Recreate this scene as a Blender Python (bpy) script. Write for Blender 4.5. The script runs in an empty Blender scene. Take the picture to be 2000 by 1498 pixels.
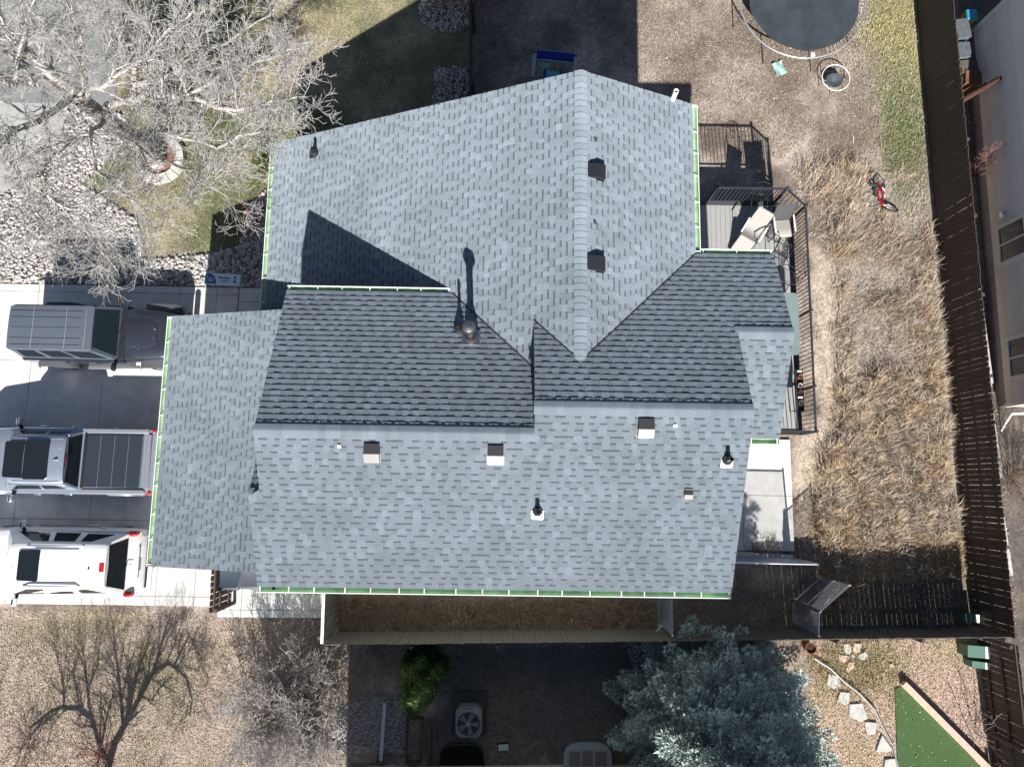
import bpy, bmesh, math, random
import numpy as np
from mathutils import Vector, Matrix
random.seed(7); RNG = np.random.default_rng(7)
S = bpy.context.scene
C = S.collection
# ---------------------------------------------------------------- camera
F_PX, CAM_H, TX, TY, YAW = 1387.0, 21.0, .1414, .0119, -.0145
_cx, _sx, _cy, _sy = math.cos(TX), math.sin(TX), math.cos(TY), math.sin(TY)
MC = np.array([[1, 0, 0], [0, _cx, _sx], [0, -_sx, _cx]]) @ np.array([[_cy, 0, _sy], [0, 1, 0], [-_sy, 0, _cy]])
cam = bpy.data.cameras.new('camera'); cam.sensor_width = 36; cam.lens = 36 * F_PX / 2000; cam.clip_end = 2000; cam.clip_start = .1
co = bpy.data.objects.new('camera', cam); C.objects.link(co)
m4 = Matrix([list(MC.T[i]) + [0] for i in range(3)] + [[0, 0, 0, 1]])
co.matrix_world = Matrix.Translation((0, 0, CAM_H)) @ m4
S.camera = co
# ---------------------------------------------------------------- light
SUN_SHADOW = Vector((-.06, 1.42, -1.0))          # travel direction of the light
SUN_EL = math.atan2(1, math.hypot(.06, 1.42))
W = bpy.data.worlds.new('World'); S.world = W; W.use_nodes = True
nt = W.node_tree; nt.nodes.clear()
sky = nt.nodes.new('ShaderNodeTexSky'); sky.sky_type = 'NISHITA'; sky.sun_disc = False
sky.sun_elevation = SUN_EL
sky.sun_rotation = math.atan2(.06, -1.42)        # sun stands opposite to the shadows
sky.altitude = 1600; sky.air_density = 1.0; sky.dust_density = 3.0; sky.ozone_density = 1.2
bg = nt.nodes.new('ShaderNodeBackground'); bg.inputs[1].default_value = .05
wo = nt.nodes.new('ShaderNodeOutputWorld')
nt.links.new(sky.outputs[0], bg.inputs[0]); nt.links.new(bg.outputs[0], wo.inputs[0])
sl = bpy.data.lights.new('sun', 'SUN'); sl.energy = 5.0; sl.angle = math.radians(.53); sl.color = (1, .96, .9)
so = bpy.data.objects.new('sun', sl); C.objects.link(so)
so.rotation_euler = SUN_SHADOW.to_track_quat('-Z', 'Y').to_euler(); so.location = (0, -20, 30)
S.view_settings.view_transform = 'Standard'; S.view_settings.look = 'None'
S.view_settings.exposure = .92; S.view_settings.gamma = 1
# ---------------------------------------------------------------- helpers
def at(x, y, z=0.0):
    """photo pixel + height -> world point"""
    d = MC.T @ np.array([(x - 1000) / F_PX, (749 - y) / F_PX, -1.0]); t = (z - CAM_H) / d[2]
    return Vector((d[0] * t, d[1] * t, z))
def hw(x, y, z=0.0):
    c, s = math.cos(YAW), math.sin(YAW); return Vector((c * x - s * y, s * x + c * y, z))
def toh(v):
    c, s = math.cos(YAW), math.sin(YAW); return Vector((c * v[0] + s * v[1], -s * v[0] + c * v[1], v[2]))
def lin(r, g, b):
    f = lambda u: (u / 255 / 12.92) if u < 10 else ((u / 255 + .055) / 1.055) ** 2.4
    return (f(r), f(g), f(b))
MATS = {}
def mat(name, col, rough=.6, metal=0.0, spec=.5, noise=0.0, nscale=8.0, bump=0.0, bscale=40.0, attr=False, coat=0.0, trans=0.0, alpha=1.0, col2=None, stretch=None, emit=0):
    if name in MATS: return MATS[name]
    m = bpy.data.materials.new(name); m.use_nodes = True; n = m.node_tree.nodes; l = m.node_tree.links
    b = n['Principled BSDF']; b.inputs['Roughness'].default_value = rough; b.inputs['Metallic'].default_value = metal
    b.inputs['Specular IOR Level'].default_value = spec
    b.inputs['Coat Weight'].default_value = coat; b.inputs['Coat Roughness'].default_value = .05
    b.inputs['Transmission Weight'].default_value = trans; b.inputs['Alpha'].default_value = alpha
    src = None
    if attr:
        a = n.new('ShaderNodeAttribute'); a.attribute_name = 'Col'; src = a.outputs['Color']
    tc = n.new('ShaderNodeNewGeometry'); pos = tc.outputs['Position']
    if stretch:
        mp = n.new('ShaderNodeMapping'); mp.inputs['Scale'].default_value = stretch; tco = n.new('ShaderNodeTexCoord')
        l.new(tco.outputs['Object'], mp.inputs[0]); pos = mp.outputs[0]
    if noise > 0 or col2:
        t = n.new('ShaderNodeTexNoise'); t.inputs['Scale'].default_value = nscale; t.inputs['Detail'].default_value = 5; t.inputs['Roughness'].default_value = .62
        l.new(pos, t.inputs['Vector'])
        if col2:
            rp = n.new('ShaderNodeValToRGB'); rp.color_ramp.elements[0].position = .38; rp.color_ramp.elements[1].position = .62
            rp.color_ramp.elements[0].color = (*col, 1); rp.color_ramp.elements[1].color = (*col2, 1)
            l.new(t.outputs[0], rp.inputs[0]); src = rp.outputs[0]
        if noise > 0:
            t2 = n.new('ShaderNodeTexNoise'); t2.inputs['Scale'].default_value = nscale * (3.1 if col2 else 1); t2.inputs['Detail'].default_value = 6
            l.new(pos, t2.inputs['Vector'])
            mr = n.new('ShaderNodeMapRange'); mr.inputs[1].default_value = .25; mr.inputs[2].default_value = .75
            mr.inputs[3].default_value = 1 - noise; mr.inputs[4].default_value = 1 + noise; l.new(t2.outputs[0], mr.inputs[0])
            mx = n.new('ShaderNodeMix'); mx.data_type = 'RGBA'; mx.blend_type = 'MULTIPLY'; mx.inputs[0].default_value = 1
            if src is not None: l.new(src, mx.inputs[6])
            else: mx.inputs[6].default_value = (*col, 1)
            l.new(mr.outputs[0], mx.inputs[7]); src = mx.outputs[2]
    if src is not None: l.new(src, b.inputs['Base Color'])
    else: b.inputs['Base Color'].default_value = (*col, 1)
    if bump > 0:
        t3 = n.new('ShaderNodeTexNoise'); t3.inputs['Scale'].default_value = bscale; t3.inputs['Detail'].default_value = 6; l.new(pos, t3.inputs['Vector'])
        bp = n.new('ShaderNodeBump'); bp.inputs['Strength'].default_value = bump; bp.inputs['Distance'].default_value = .02
        l.new(t3.outputs[0], bp.inputs['Height']); l.new(bp.outputs[0], b.inputs['Normal'])
    MATS[name] = m; return m

class MB:
    """collects shapes; build() links them as ONE mesh object"""
    def __init__(s): s.v = []; s.f = []; s.mi = []; s.m = 0; s.col = []; s.c = None
    def add(s, vs, fs):
        o = len(s.v); s.v += [tuple(v) for v in vs]
        for f in fs: s.f.append(tuple(i + o for i in f)); s.mi.append(s.m); s.col.append(s.c)
        return s
    def box(s, c, d, rz=0.0, rx=0.0, ry=0.0, bev=0.0):
        R = Matrix.Rotation(rz, 3, 'Z') @ Matrix.Rotation(ry, 3, 'Y') @ Matrix.Rotation(rx, 3, 'X'); c = Vector(c)
        h = [x / 2 for x in d]
        if bev > 0:
            b = min(bev, *(x * .98 for x in h)); V = []; 
            prof = []
            for zz, ins in ((-h[2], b), (-h[2] + b, 0), (h[2] - b, 0), (h[2], b)):
                hx, hy = h[0] - ins, h[1] - ins; k = b if ins == 0 else b * .6
                ring = [(hx - k, -hy), (hx, -hy + k), (hx, hy - k), (hx - k, hy), (-hx + k, hy), (-hx, hy - k), (-hx, -hy + k), (-hx + k, -hy)]
                prof.append([c + R @ Vector((x, y, zz)) for x, y in ring])
            V = [v for r in prof for v in r]; F = []
            for j in range(3):
                for i in range(8): F.append((j * 8 + i, j * 8 + (i + 1) % 8, j * 8 + 8 + (i + 1) % 8, j * 8 + 8 + i))
            F.append(tuple(range(7, -1, -1))); F.append(tuple(range(24, 32)))
            return s.add(V, F)
        V = [c + R @ Vector((sx * h[0], sy * h[1], sz * h[2])) for sz in (-1, 1) for sy in (-1, 1) for sx in (-1, 1)]
        return s.add(V, [(0, 2, 3, 1), (4, 5, 7, 6), (0, 1, 5, 4), (2, 6, 7, 3), (0, 4, 6, 2), (1, 3, 7, 5)])
    def bar(s, p0, p1, w, h, up=(0, 0, 1)):
        p0, p1 = Vector(p0), Vector(p1); d = (p1 - p0).normalized(); u = Vector(up)
        if abs(d.dot(u)) > .98: u = Vector((1, 0, 0))
        a = d.cross(u).normalized() * (w / 2); b = a.cross(d).normalized() * (h / 2)
        V = [p + sa * a + sb * b for p in (p0, p1) for sa, sb in ((-1, -1), (1, -1), (1, 1), (-1, 1))]
        return s.add(V, [(3, 2, 1, 0), (4, 5, 6, 7), (0, 1, 5, 4), (1, 2, 6, 5), (2, 3, 7, 6), (3, 0, 4, 7)])
    def tube(s, pts, r, n=8, closed=False, cap=True):
        pts = [Vector(p) for p in pts]; k = len(pts); rr = r if isinstance(r, (list, tuple)) else [r] * k; V = []; F = []; ref = None
        for i, p in enumerate(pts):
            if closed: d = pts[(i + 1) % k] - pts[i - 1]
            else: d = pts[min(i + 1, k - 1)] - pts[max(i - 1, 0)]
            d = d.normalized() if d.length > 1e-9 else Vector((0, 0, 1))
            if ref is None:
                ref = d.orthogonal().normalized()
            ref = (ref - d * ref.dot(d)); ref = ref.normalized() if ref.length > 1e-6 else d.orthogonal().normalized()
            b = d.cross(ref)
            V += [p + (ref * math.cos(t) + b * math.sin(t)) * rr[i] for t in (2 * math.pi * j / n for j in range(n))]
        m = k if closed else k - 1
        for i in range(m):
            i2 = (i + 1) % k
            for j in range(n): F.append((i * n + j, i * n + (j + 1) % n, i2 * n + (j + 1) % n, i2 * n + j))
        if cap and not closed: F.append(tuple(range(n - 1, -1, -1))); F.append(tuple((k - 1) * n + j for j in range(n)))
        return s.add(V, F)
    def lathe(s, prof, c=(0, 0, 0), n=20, axis=(0, 0, 1), cap=True):
        c = Vector(c); a = Vector(axis).normalized(); u = a.orthogonal().normalized(); w = a.cross(u); V = []; F = []
        for r, h in prof: V += [c + a * h + (u * math.cos(t) + w * math.sin(t)) * r for t in (2 * math.pi * j / n for j in range(n))]
        for i in range(len(prof) - 1):
            for j in range(n): F.append((i * n + j, i * n + (j + 1) % n, (i + 1) * n + (j + 1) % n, (i + 1) * n + j))
        if cap: F.append(tuple(range(n - 1, -1, -1))); F.append(tuple((len(prof) - 1) * n + j for j in range(n)))
        return s.add(V, F)
    def prism(s, poly, z0, z1, dz=None):
        n = len(poly); V = [(p[0], p[1], z0) for p in poly] + [(p[0], p[1], z1) for p in poly]
        a = sum(poly[i][0] * poly[(i + 1) % n][1] - poly[(i + 1) % n][0] * poly[i][1] for i in range(n))
        F = [tuple(range(n - 1, -1, -1)), tuple(range(n, 2 * n))] + [(i, (i + 1) % n, n + (i + 1) % n, n + i) for i in range(n)]
        if a < 0: F = [f[::-1] for f in F]
        return s.add(V, F)
    def loft(s, rings, cap=True):
        n = len(rings[0]); V = [v for r in rings for v in r]; F = []
        for i in range(len(rings) - 1):
            for j in range(n): F.append((i * n + j, i * n + (j + 1) % n, (i + 1) * n + (j + 1) % n, (i + 1) * n + j))
        if cap: F.append(tuple(range(n - 1, -1, -1))); F.append(tuple((len(rings) - 1) * n + j for j in range(n)))
        return s.add(V, F)
    def slab(s, quad, t):
        """flat polygon given by its outer points, thickened by t against its normal"""
        q = [Vector(p) for p in quad]; nrm = (q[1] - q[0]).cross(q[2] - q[0]).normalized(); n = len(q)
        V = q + [p - nrm * t for p in q]
        return s.add(V, [tuple(range(n)), tuple(range(2 * n - 1, n - 1, -1))] + [(i, n + i, n + (i + 1) % n, (i + 1) % n) for i in range(n)])
    def mesh(s, name, mats, smooth=0.0, fix=True):
        me = bpy.data.meshes.new(name); me.from_pydata(s.v, [], s.f)
        for m in (mats if isinstance(mats, (list, tuple)) else [mats]): me.materials.append(m)
        me.polygons.foreach_set('material_index', s.mi)
        if any(c is not None for c in s.col):
            a = me.attributes.new('Col', 'FLOAT_COLOR', 'FACE'); d = np.ones((len(s.f), 4), np.float32)
            for i, c in enumerate(s.col):
                if c is not None: d[i, :3] = c
            a.data.foreach_set('color', d.ravel())
        if fix:
            b = bmesh.new(); b.from_mesh(me); bmesh.ops.recalc_face_normals(b, faces=b.faces); b.to_mesh(me); b.free()
        if smooth > 0:
            me.polygons.foreach_set('use_smooth', [True] * len(me.polygons)); me.set_sharp_from_angle(angle=math.radians(smooth))
        return me
    def build(s, name, mats, parent=None, smooth=0.0, loc=None, fix=True, **kw):
        return inst(name, s.mesh(name, mats, smooth, fix), parent, loc, **kw)
def inst(name, me, parent=None, loc=None, rot=None, scale=None, label=None, cat=None, group=None, kind=None):
    o = bpy.data.objects.new(name, me); C.objects.link(o)
    if parent is not None: o.parent = parent
    if loc is not None: o.location = loc
    if rot is not None: o.rotation_euler = rot
    if scale is not None: o.scale = scale
    return tag(o, label, cat, group, kind)
def tag(o, label=None, cat=None, group=None, kind=None):
    if label: o['label'] = label
    if cat: o['category'] = cat
    if group: o['group'] = group
    if kind: o['kind'] = kind
    return o
def thing(name, label, cat, loc=(0, 0, 0), rz=0.0, group=None):
    o = bpy.data.objects.new(name, None); C.objects.link(o); o.location = loc; o.rotation_euler = (0, 0, rz)
    return tag(o, label, cat, group)
def mesh_np(name, V, F, mats, col=None, smooth=False):
    """big mesh from arrays; F (k,3) or (k,4); col per face"""
    V = np.asarray(V, np.float32); F = np.asarray(F, np.int32); me = bpy.data.meshes.new(name); k, n = F.shape
    me.vertices.add(len(V)); me.vertices.foreach_set('co', V.ravel()); me.loops.add(k * n); me.loops.foreach_set('vertex_index', F.ravel())
    me.polygons.add(k); me.polygons.foreach_set('loop_start', np.arange(k, dtype=np.int32) * n)
    if smooth: me.polygons.foreach_set('use_smooth', np.ones(k, bool))
    me.materials.append(mats); me.update(calc_edges=True)
    if col is not None:
        a = me.attributes.new('Col', 'FLOAT_COLOR', 'FACE'); d = np.ones((k, 4), np.float32); d[:, :3] = col; a.data.foreach_set('color', d.ravel())
    me.validate(); return me
def vnoise(x, y, scale, seed=0):
    """smooth value noise 0..1"""
    r = np.random.default_rng(seed + 100).random((257, 257)); u = np.asarray(x) * scale + 1000; v = np.asarray(y) * scale + 1000
    i = np.floor(u).astype(int); j = np.floor(v).astype(int); fu = u - i; fv = v - j; fu = fu * fu * (3 - 2 * fu); fv = fv * fv * (3 - 2 * fv)
    g = lambda a, b: r[a % 257, b % 257]
    return (g(i, j) * (1 - fu) + g(i + 1, j) * fu) * (1 - fv) + (g(i, j + 1) * (1 - fu) + g(i + 1, j + 1) * fu) * fv
def fbm(x, y, scale, seed=0, o=4):
    t = 0; a = .5; w = 0
    for k in range(o): t = t + a * vnoise(x, y, scale * 2 ** k, seed + k); w += a; a *= .55
    return t / w
def inpoly(px, py, poly):
    px = np.asarray(px); py = np.asarray(py); r = np.zeros(px.shape, bool); n = len(poly)
    for i in range(n):
        x0, y0 = poly[i][:2]; x1, y1 = poly[(i + 1) % n][:2]
        if y0 == y1: continue
        r ^= ((y0 > py) != (y1 > py)) & (px < (x1 - x0) * (py - y0) / (y1 - y0) + x0)
    return r
def pxpoly(*pts): return [tuple(at(x, y)[:2]) for x, y in pts]
def sample_poly(poly, n, rng=RNG):
    xs = [p[0] for p in poly]; ys = [p[1] for p in poly]; out = np.zeros((0, 2))
    while len(out) < n:
        q = np.column_stack([rng.uniform(min(xs), max(xs), n * 2), rng.uniform(min(ys), max(ys), n * 2)]); out = np.vstack([out, q[inpoly(q[:, 0], q[:, 1], poly)]])
    return out[:n]
# ---------------------------------------------------------------- shared materials
WHITE = mat('white_paint', (.78, .78, .76), .45, noise=.05, nscale=6)
BLACKM = mat('black_metal', (.012, .013, .016), .35, spec=.5)
GALV = mat('galvanised_steel', (.55, .57, .6), .32, 1.0, noise=.12, nscale=14)
STEEL = mat('grey_steel', (.35, .37, .4), .35, .9)
CONC = mat('concrete', (.62, .61, .585), .85, noise=.13, nscale=1.1, bump=.15, bscale=60, col2=(.60, .595, .575))
RUBBER = mat('black_rubber', (.018, .018, .02), .75)
GLASSD = mat('dark_glass', (.012, .016, .02), .06, spec=.6)
PLASTICB = mat('black_plastic', (.02, .021, .023), .55)
BARK = mat('bark', (.38, .36, .34), .85, noise=.25, nscale=12)
# ================================================================ ground
LAWN = pxpoly((110, 0), (330, 0), (560, -40), (918, -40), (922, 300), (505, 300), (520, 380), (490, 480), (400, 495), (285, 505), (268, 430), (150, 350), (235, 250), (170, 110))
DRYG = pxpoly((1570, 345), (1690, 320), (1800, 345), (1856, 700), (1890, 1035), (1850, 1045), (1760, 1100), (1600, 1110), (1585, 1010), (1600, 880), (1640, 860), (1630, 480))
PATHS = pxpoly((1588, 470), (1622, 480), (1640, 900), (1600, 1000), (1570, 1010), (1555, 870), (1595, 850))
LITTER = pxpoly((-80, 1180), (630, 1215), (630, 1270), (720, 1330), (650, 1560), (-80, 1560))
GRAVEL = pxpoly((880, 1258), (1260, 1258), (1300, 1500), (840, 1500))
PEBB = pxpoly((690, 1360), (800, 1360), (800, 1470), (600, 1470), (640, 1420))
SEY = pxpoly((1590, 1250), (1965, 1250), (2040, 1560), (1560, 1560))
YELG = pxpoly((1690, 0), (1795, -20), (1805, 110), (1770, 130), (1700, 60))
GRNS = pxpoly((1715, 140), (1800, 130), (1810, 260), (1800, 330), (1745, 340), (1735, 220))
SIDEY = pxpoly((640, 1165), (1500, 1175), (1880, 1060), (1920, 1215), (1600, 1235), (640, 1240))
NEIGHE = pxpoly((1870, -60), (2200, -60), (2300, 1500), (1990, 1500))
def soft(poly, X, Y, w, seed):
    a = fbm(X, Y, .9, seed, 3) - .5; b = fbm(X, Y, .9, seed + 9, 3) - .5; f = min(.32, w * .4); t = 0
    for k in range(6): t = t + inpoly(X + a * w * 1.4 + f * math.cos(k * 1.047) * (.5 + .5 * (k % 2)), Y + b * w * 1.4 + f * math.sin(k * 1.047) * (.5 + .5 * (k % 2)), poly)
    return t / 6.0
def axis(a, b, st, far):
    core = np.arange(a, b + 1e-6, st); k = np.array([.3, 1, 2.5, 6, 15, 40, 110, 300]); k = k[k < far]
    return np.concatenate([(a - k)[::-1], core, b + k])
gx = axis(-18.5, 18.5, .095, 400); gy = axis(-11, 17.5, .095, 400)
GX, GY = np.meshgrid(gx, gy, indexing='ij')
def ground_z(X, Y):
    return -.035 + .03 * (fbm(X, Y, .8, 3, 3)) - .004
GZ = ground_z(GX, GY)
def ground_col(X, Y):
    n1 = fbm(X, Y, .55, 11, 4); n2 = fbm(X, Y, 2.2, 21, 4); n3 = fbm(X, Y, 7, 31, 3)
    def mixc(c, d, t): t = np.clip(t, 0, 1)[..., None]; return np.asarray(c) * (1 - t) + np.asarray(d) * t
    col = mixc((.33, .275, .23), (.17, .135, .11), (n1 - .40) * 4.2)            # bare back yard
    col = col * (1 + .95 * (n2[..., None] - .5))
    def put(poly, c, w, seed):
        nonlocal col; k = soft(poly, X, Y, w, seed)[..., None]; col = col * (1 - k) + c * k
    lawn = mixc((.14, .15, .075), (.32, .275, .18), (n1 - .42) * 3.5); lawn = lawn * (1 + .7 * (n2[..., None] - .5)); put(LAWN, lawn, .7, 41)
    dry = mixc((.38, .315, .245), (.25, .22, .195), (n2 - .42) * 3); put(DRYG, dry, 1.2, 42)
    put(PATHS, mixc((.50, .41, .32), (.42, .34, .27), n2), .9, 43)
    put(YELG, mixc((.36, .33, .17), (.25, .25, .11), n2), .9, 44); put(GRNS, mixc((.19, .20, .10), (.33, .28, .20), (n2 - .4) * 4), .9, 45)
    put(LITTER, mixc((.35, .285, .235), (.25, .22, .15), (n1 - .45) * 4), .3, 46)
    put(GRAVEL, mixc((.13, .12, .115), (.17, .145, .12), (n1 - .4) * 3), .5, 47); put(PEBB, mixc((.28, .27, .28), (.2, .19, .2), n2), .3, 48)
    put(SEY, mixc((.42, .31, .25), (.36, .285, .18), (n1 - .42) * 4), .15, 49)
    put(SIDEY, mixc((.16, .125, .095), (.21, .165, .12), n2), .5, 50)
    put(NEIGHE, mixc((.10, .09, .08), (.2, .15, .12), (n2 - .4) * 2), .2, 51)
    return np.clip(col * (1 + .55 * (n3[..., None] - .5)), .02, .7)
GC = ground_col(GX, GY)
nx, ny = GX.shape
idx = np.arange(nx * ny).reshape(nx, ny)
QF = np.stack([idx[:-1, :-1], idx[1:, :-1], idx[1:, 1:], idx[:-1, 1:]], -1).reshape(-1, 4)
qc = ((GC[:-1, :-1] + GC[1:, 1:]) / 2).reshape(-1, 3)
GROUNDM = mat('ground_soil', (.2, .16, .13), .95, attr=True, noise=.50, nscale=17, bump=.9, bscale=38)
gm = mesh_np('ground', np.stack([GX, GY, GZ], -1).reshape(-1, 3), QF, GROUNDM, None, True)
a = gm.attributes.new('Col', 'FLOAT_COLOR', 'POINT'); d = np.ones((nx * ny, 4), np.float32); d[:, :3] = GC.reshape(-1, 3); a.data.foreach_set('color', d.ravel())
inst('ground', gm, label='bare soil and dead grass ground around the houses', cat='ground', kind='structure')

# ---------------------------------------------------------------- concrete driveway of slabs
def slabs(name, xs, rows, label, cat, parent_rz=YAW, z0=-.06, z1=.035, skip=(), m=None):
    e = thing(name, label, cat, (0, 0, 0), parent_rz); e['kind'] = 'structure'
    base = MB(); base.prism([(xs[0] + .02, rows[0] + .02), (xs[-1] - .02, rows[0] + .02), (xs[-1] - .02, rows[-1] - .02), (xs[0] + .02, rows[-1] - .02)], z0, z1 - .02)
    base.build('joint_bed', mat('joint_bed', (.05, .05, .05), .9), e)
    for i in range(len(xs) - 1):
        for j in range(len(rows) - 1):
            if (i, j) in skip: continue
            g = .006; dz = random.uniform(-.003, .003); b = MB()
            b.box(((xs[i] + xs[i + 1]) / 2, (rows[j] + rows[j + 1]) / 2, z1 - .02 + dz), (abs(xs[i + 1] - xs[i]) - 2 * g, abs(rows[j + 1] - rows[j]) - 2 * g, .055), bev=.006)
            b.build('slab', m or CONC, e)
    return e
slabs('driveway', [-21, -18.6, -16.4, -14.08, -11.92, -9.85, -8.75, -8.1], [-3.54, -3.28, -1.17, 1.3, 3.45, 5.56, 5.78], 'pale concrete driveway of large slabs under the three parked cars', 'driveway')
slabs('walkway', [-8.08, -7.2, -6.3, -5.2], [4.2, 5.35, 5.78], 'concrete walk between the river rocks and the garage roof', 'walkway')
slabs('side_pad', [-8.06, -7.4, -6.2, -4.72], [-3.83, -3.62, -1.8], 'narrow concrete pad beside the garage with branch shadows', 'pavement')
slabs('back_patio', [5.3, 7.0, 8.47], [-1.79, -.2, 1.45], 'small white concrete patio behind the house by the dog run', 'patio')
slabs('street_walk', [-21, -18, -16.2, -14.3, -12.4], [11.6, 13.0, 14.4, 17.5], 'grey paved street edge beyond the bare tree', 'pavement', z1=.02, m=mat('street_grey', (.2, .205, .205), .9, noise=.12, nscale=3))
b = MB(); b.prism(pxpoly((-60, 150), (140, 185), (120, 260), (70, 340), (-60, 420)), -.03, .012)
b.build('concrete_path', mat('path_grey', (.36, .36, .35), .9, noise=.15, nscale=2), label='pale concrete path seen through the bare branches', cat='path', kind='structure')
# ================================================================ our house
PIT = .4666
xCw, zCw, xCr, yCn = -6.341, 2.754, 1.567, 9.094
zCr = zCw + PIT * (xCr - xCw); yLe, zE, yLr, xLw, xSt = 4.328, 5.133, 1.011, -5.036, .606
zLr = zE + PIT * (yLe - yLr); yRr = 1.534; zRr = zLr + PIT * (yRr - yLr); yRe = yRr + (zRr - zE) / PIT
xCe = xCr + (zCr - zE) / PIT; ySe = -2.245; xRe = 4.987; xBe, yBr, ySb = 6.202, 3.313, 1.111
zBr = zRr - PIT * (yBr - yRr); yJ = yRr + (zRr - zCr) / PIT; xWb, yWb = -5.27, -.28
xGw, yGn, ySg, zG, PG = -8.739, 4.234, -2.144, 2.75, .3014
zWb = zLr - PIT * (yLr - yWb)
house = thing('house', 'large house with grey shingle roofs and green lined gutters in the middle', 'house', (0, 0, 0), YAW)
SHM = mat('asphalt_shingle', (.2, .22, .24), .93, attr=True, noise=.34, nscale=70, spec=.25, bump=.25, bscale=220)
_n, _l = SHM.node_tree.nodes, SHM.node_tree.links; _b = _n['Principled BSDF']; _b.inputs['Diffuse Roughness'].default_value = 1.0
_t = _n.new('ShaderNodeTexNoise'); _t.inputs['Scale'].default_value = .9; _t.inputs['Detail'].default_value = 4; _g = _n.new('ShaderNodeNewGeometry'); _l.new(_g.outputs['Position'], _t.inputs['Vector'])
_r = _n.new('ShaderNodeMapRange'); _r.inputs[1].default_value = .3; _r.inputs[2].default_value = .7; _r.inputs[3].default_value = .88; _r.inputs[4].default_value = 1.1; _l.new(_t.outputs[0], _r.inputs[0])
_m = _n.new('ShaderNodeMix'); _m.data_type = 'RGBA'; _m.blend_type = 'MULTIPLY'; _m.inputs[0].default_value = 1; _src = _b.inputs['Base Color'].links[0].from_socket; _l.new(_src, _m.inputs[6]); _l.new(_r.outputs[0], _m.inputs[7]); _l.new(_m.outputs[2], _b.inputs['Base Color'])
FASC = mat('fascia', (.62, .64, .62), .6)
SID = mat('siding_grey', (.42, .44, .42), .7, noise=.06)
Cw = lambda x, y: zCw + PIT * (x - xCw)
Ce = lambda x, y: zCr - PIT * (x - xCr)
Ln = lambda x, y: zLr - PIT * (y - yLr)
So = lambda x, y: zLr - PIT * (yLr - y)
Rn = lambda x, y: zRr - PIT * (y - yRr)
Bs = lambda x, y: zBr - PIT * (yBr - y)
Wn = lambda x, y: zWb - PIT * (y - yWb)
Ga = lambda x, y: zG + PG * (x - xGw)
xv = xCw + (zE - zCw) / PIT; yvs = yLe - (xSt - xv); zs = Cw(xSt, 0); ysr = yRr + (zRr - zs) / PIT
# name, plane, polygon, (eave origin x,y), along-eave dir, upslope dir (plan)
SL = [
 ('west', Cw, [(xCw, yCn), (xCw, 3.97), (xv, 3.97), (xv, yLe), (xSt, yvs), (xSt, ysr), (xCr, yJ), (xCr, yCn)], (xCw, 0), (0, 1), (1, 0), PIT),
 ('east', Ce, [(xCr, yCn), (xCr, yJ), (xCe, yRe), (xCe, yCn)], (xCe, 0), (0, 1), (-1, 0), PIT),
 ('north_low', Ln, [(xLw, yLe), (xv, yLe), (xSt, yvs), (xSt, yLr), (xLw, yLr)], (0, yLe), (1, 0), (0, -1), PIT),
 ('south', So, [(xLw, yLr), (xSt, yLr), (xSt, yRr), (xRe, yRr), (xRe, ySe), (xWb, ySe), (xWb, yWb), (xLw, yWb)], (0, ySe), (1, 0), (0, 1), PIT),
 ('north_high', Rn, [(xSt, yRr), (xSt, ysr), (xCr, yJ), (xCe, yRe), (xBe, yRe), (xBe, yBr), (xRe, yBr), (xRe, yRr)], (0, yRe), (1, 0), (0, -1), PIT),
 ('back_bump', Bs, [(4.7, yBr), (xBe, yBr), (xBe, ySb), (4.7, ySb)], (0, ySb), (1, 0), (0, 1), PIT),
 ('west_bump', Wn, [(xWb, yWb), (-4.75, yWb), (-4.75, .95), (xWb, .95)], (0, .95), (1, 0), (0, -1), PIT),
 ('garage', Ga, [(xGw, yGn), (xGw, ySg), (-4.76, ySg), (-4.76, yGn)], (xGw, 0), (0, 1), (1, 0), PG),
]
EXPO = .143
def spans(poly, axis_u, val):
    """u-intervals of polygon (list of (u,v)) at v=val"""
    us = []; n = len(poly)
    for i in range(n):
        (u0, v0), (u1, v1) = poly[i], poly[(i + 1) % n]
        if (v0 > val) != (v1 > val): us.append(u0 + (u1 - u0) * (val - v0) / (v1 - v0))
    us.sort(); return [(us[i], us[i + 1]) for i in range(0, len(us) - 1, 2)]
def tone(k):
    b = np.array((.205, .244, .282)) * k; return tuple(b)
def strip_cells(rnd):
    """one laminated strip 1 m long: [(u0,u1,tooth,tone)]"""
    out = []; u = 0.0; tooth = rnd.random() < .5
    while u < .999:
        w = rnd.uniform(.10, .19) if tooth else rnd.uniform(.085, .20)
        if u + w > .93: w = 1 - u
        k = rnd.gauss(1.03, .05) if tooth else rnd.gauss(.96, .045)
        if tooth and rnd.random() < .09: k *= 1.12
        out.append((u, u + w, tooth, k)); u += w; tooth = not tooth
    return out
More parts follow.
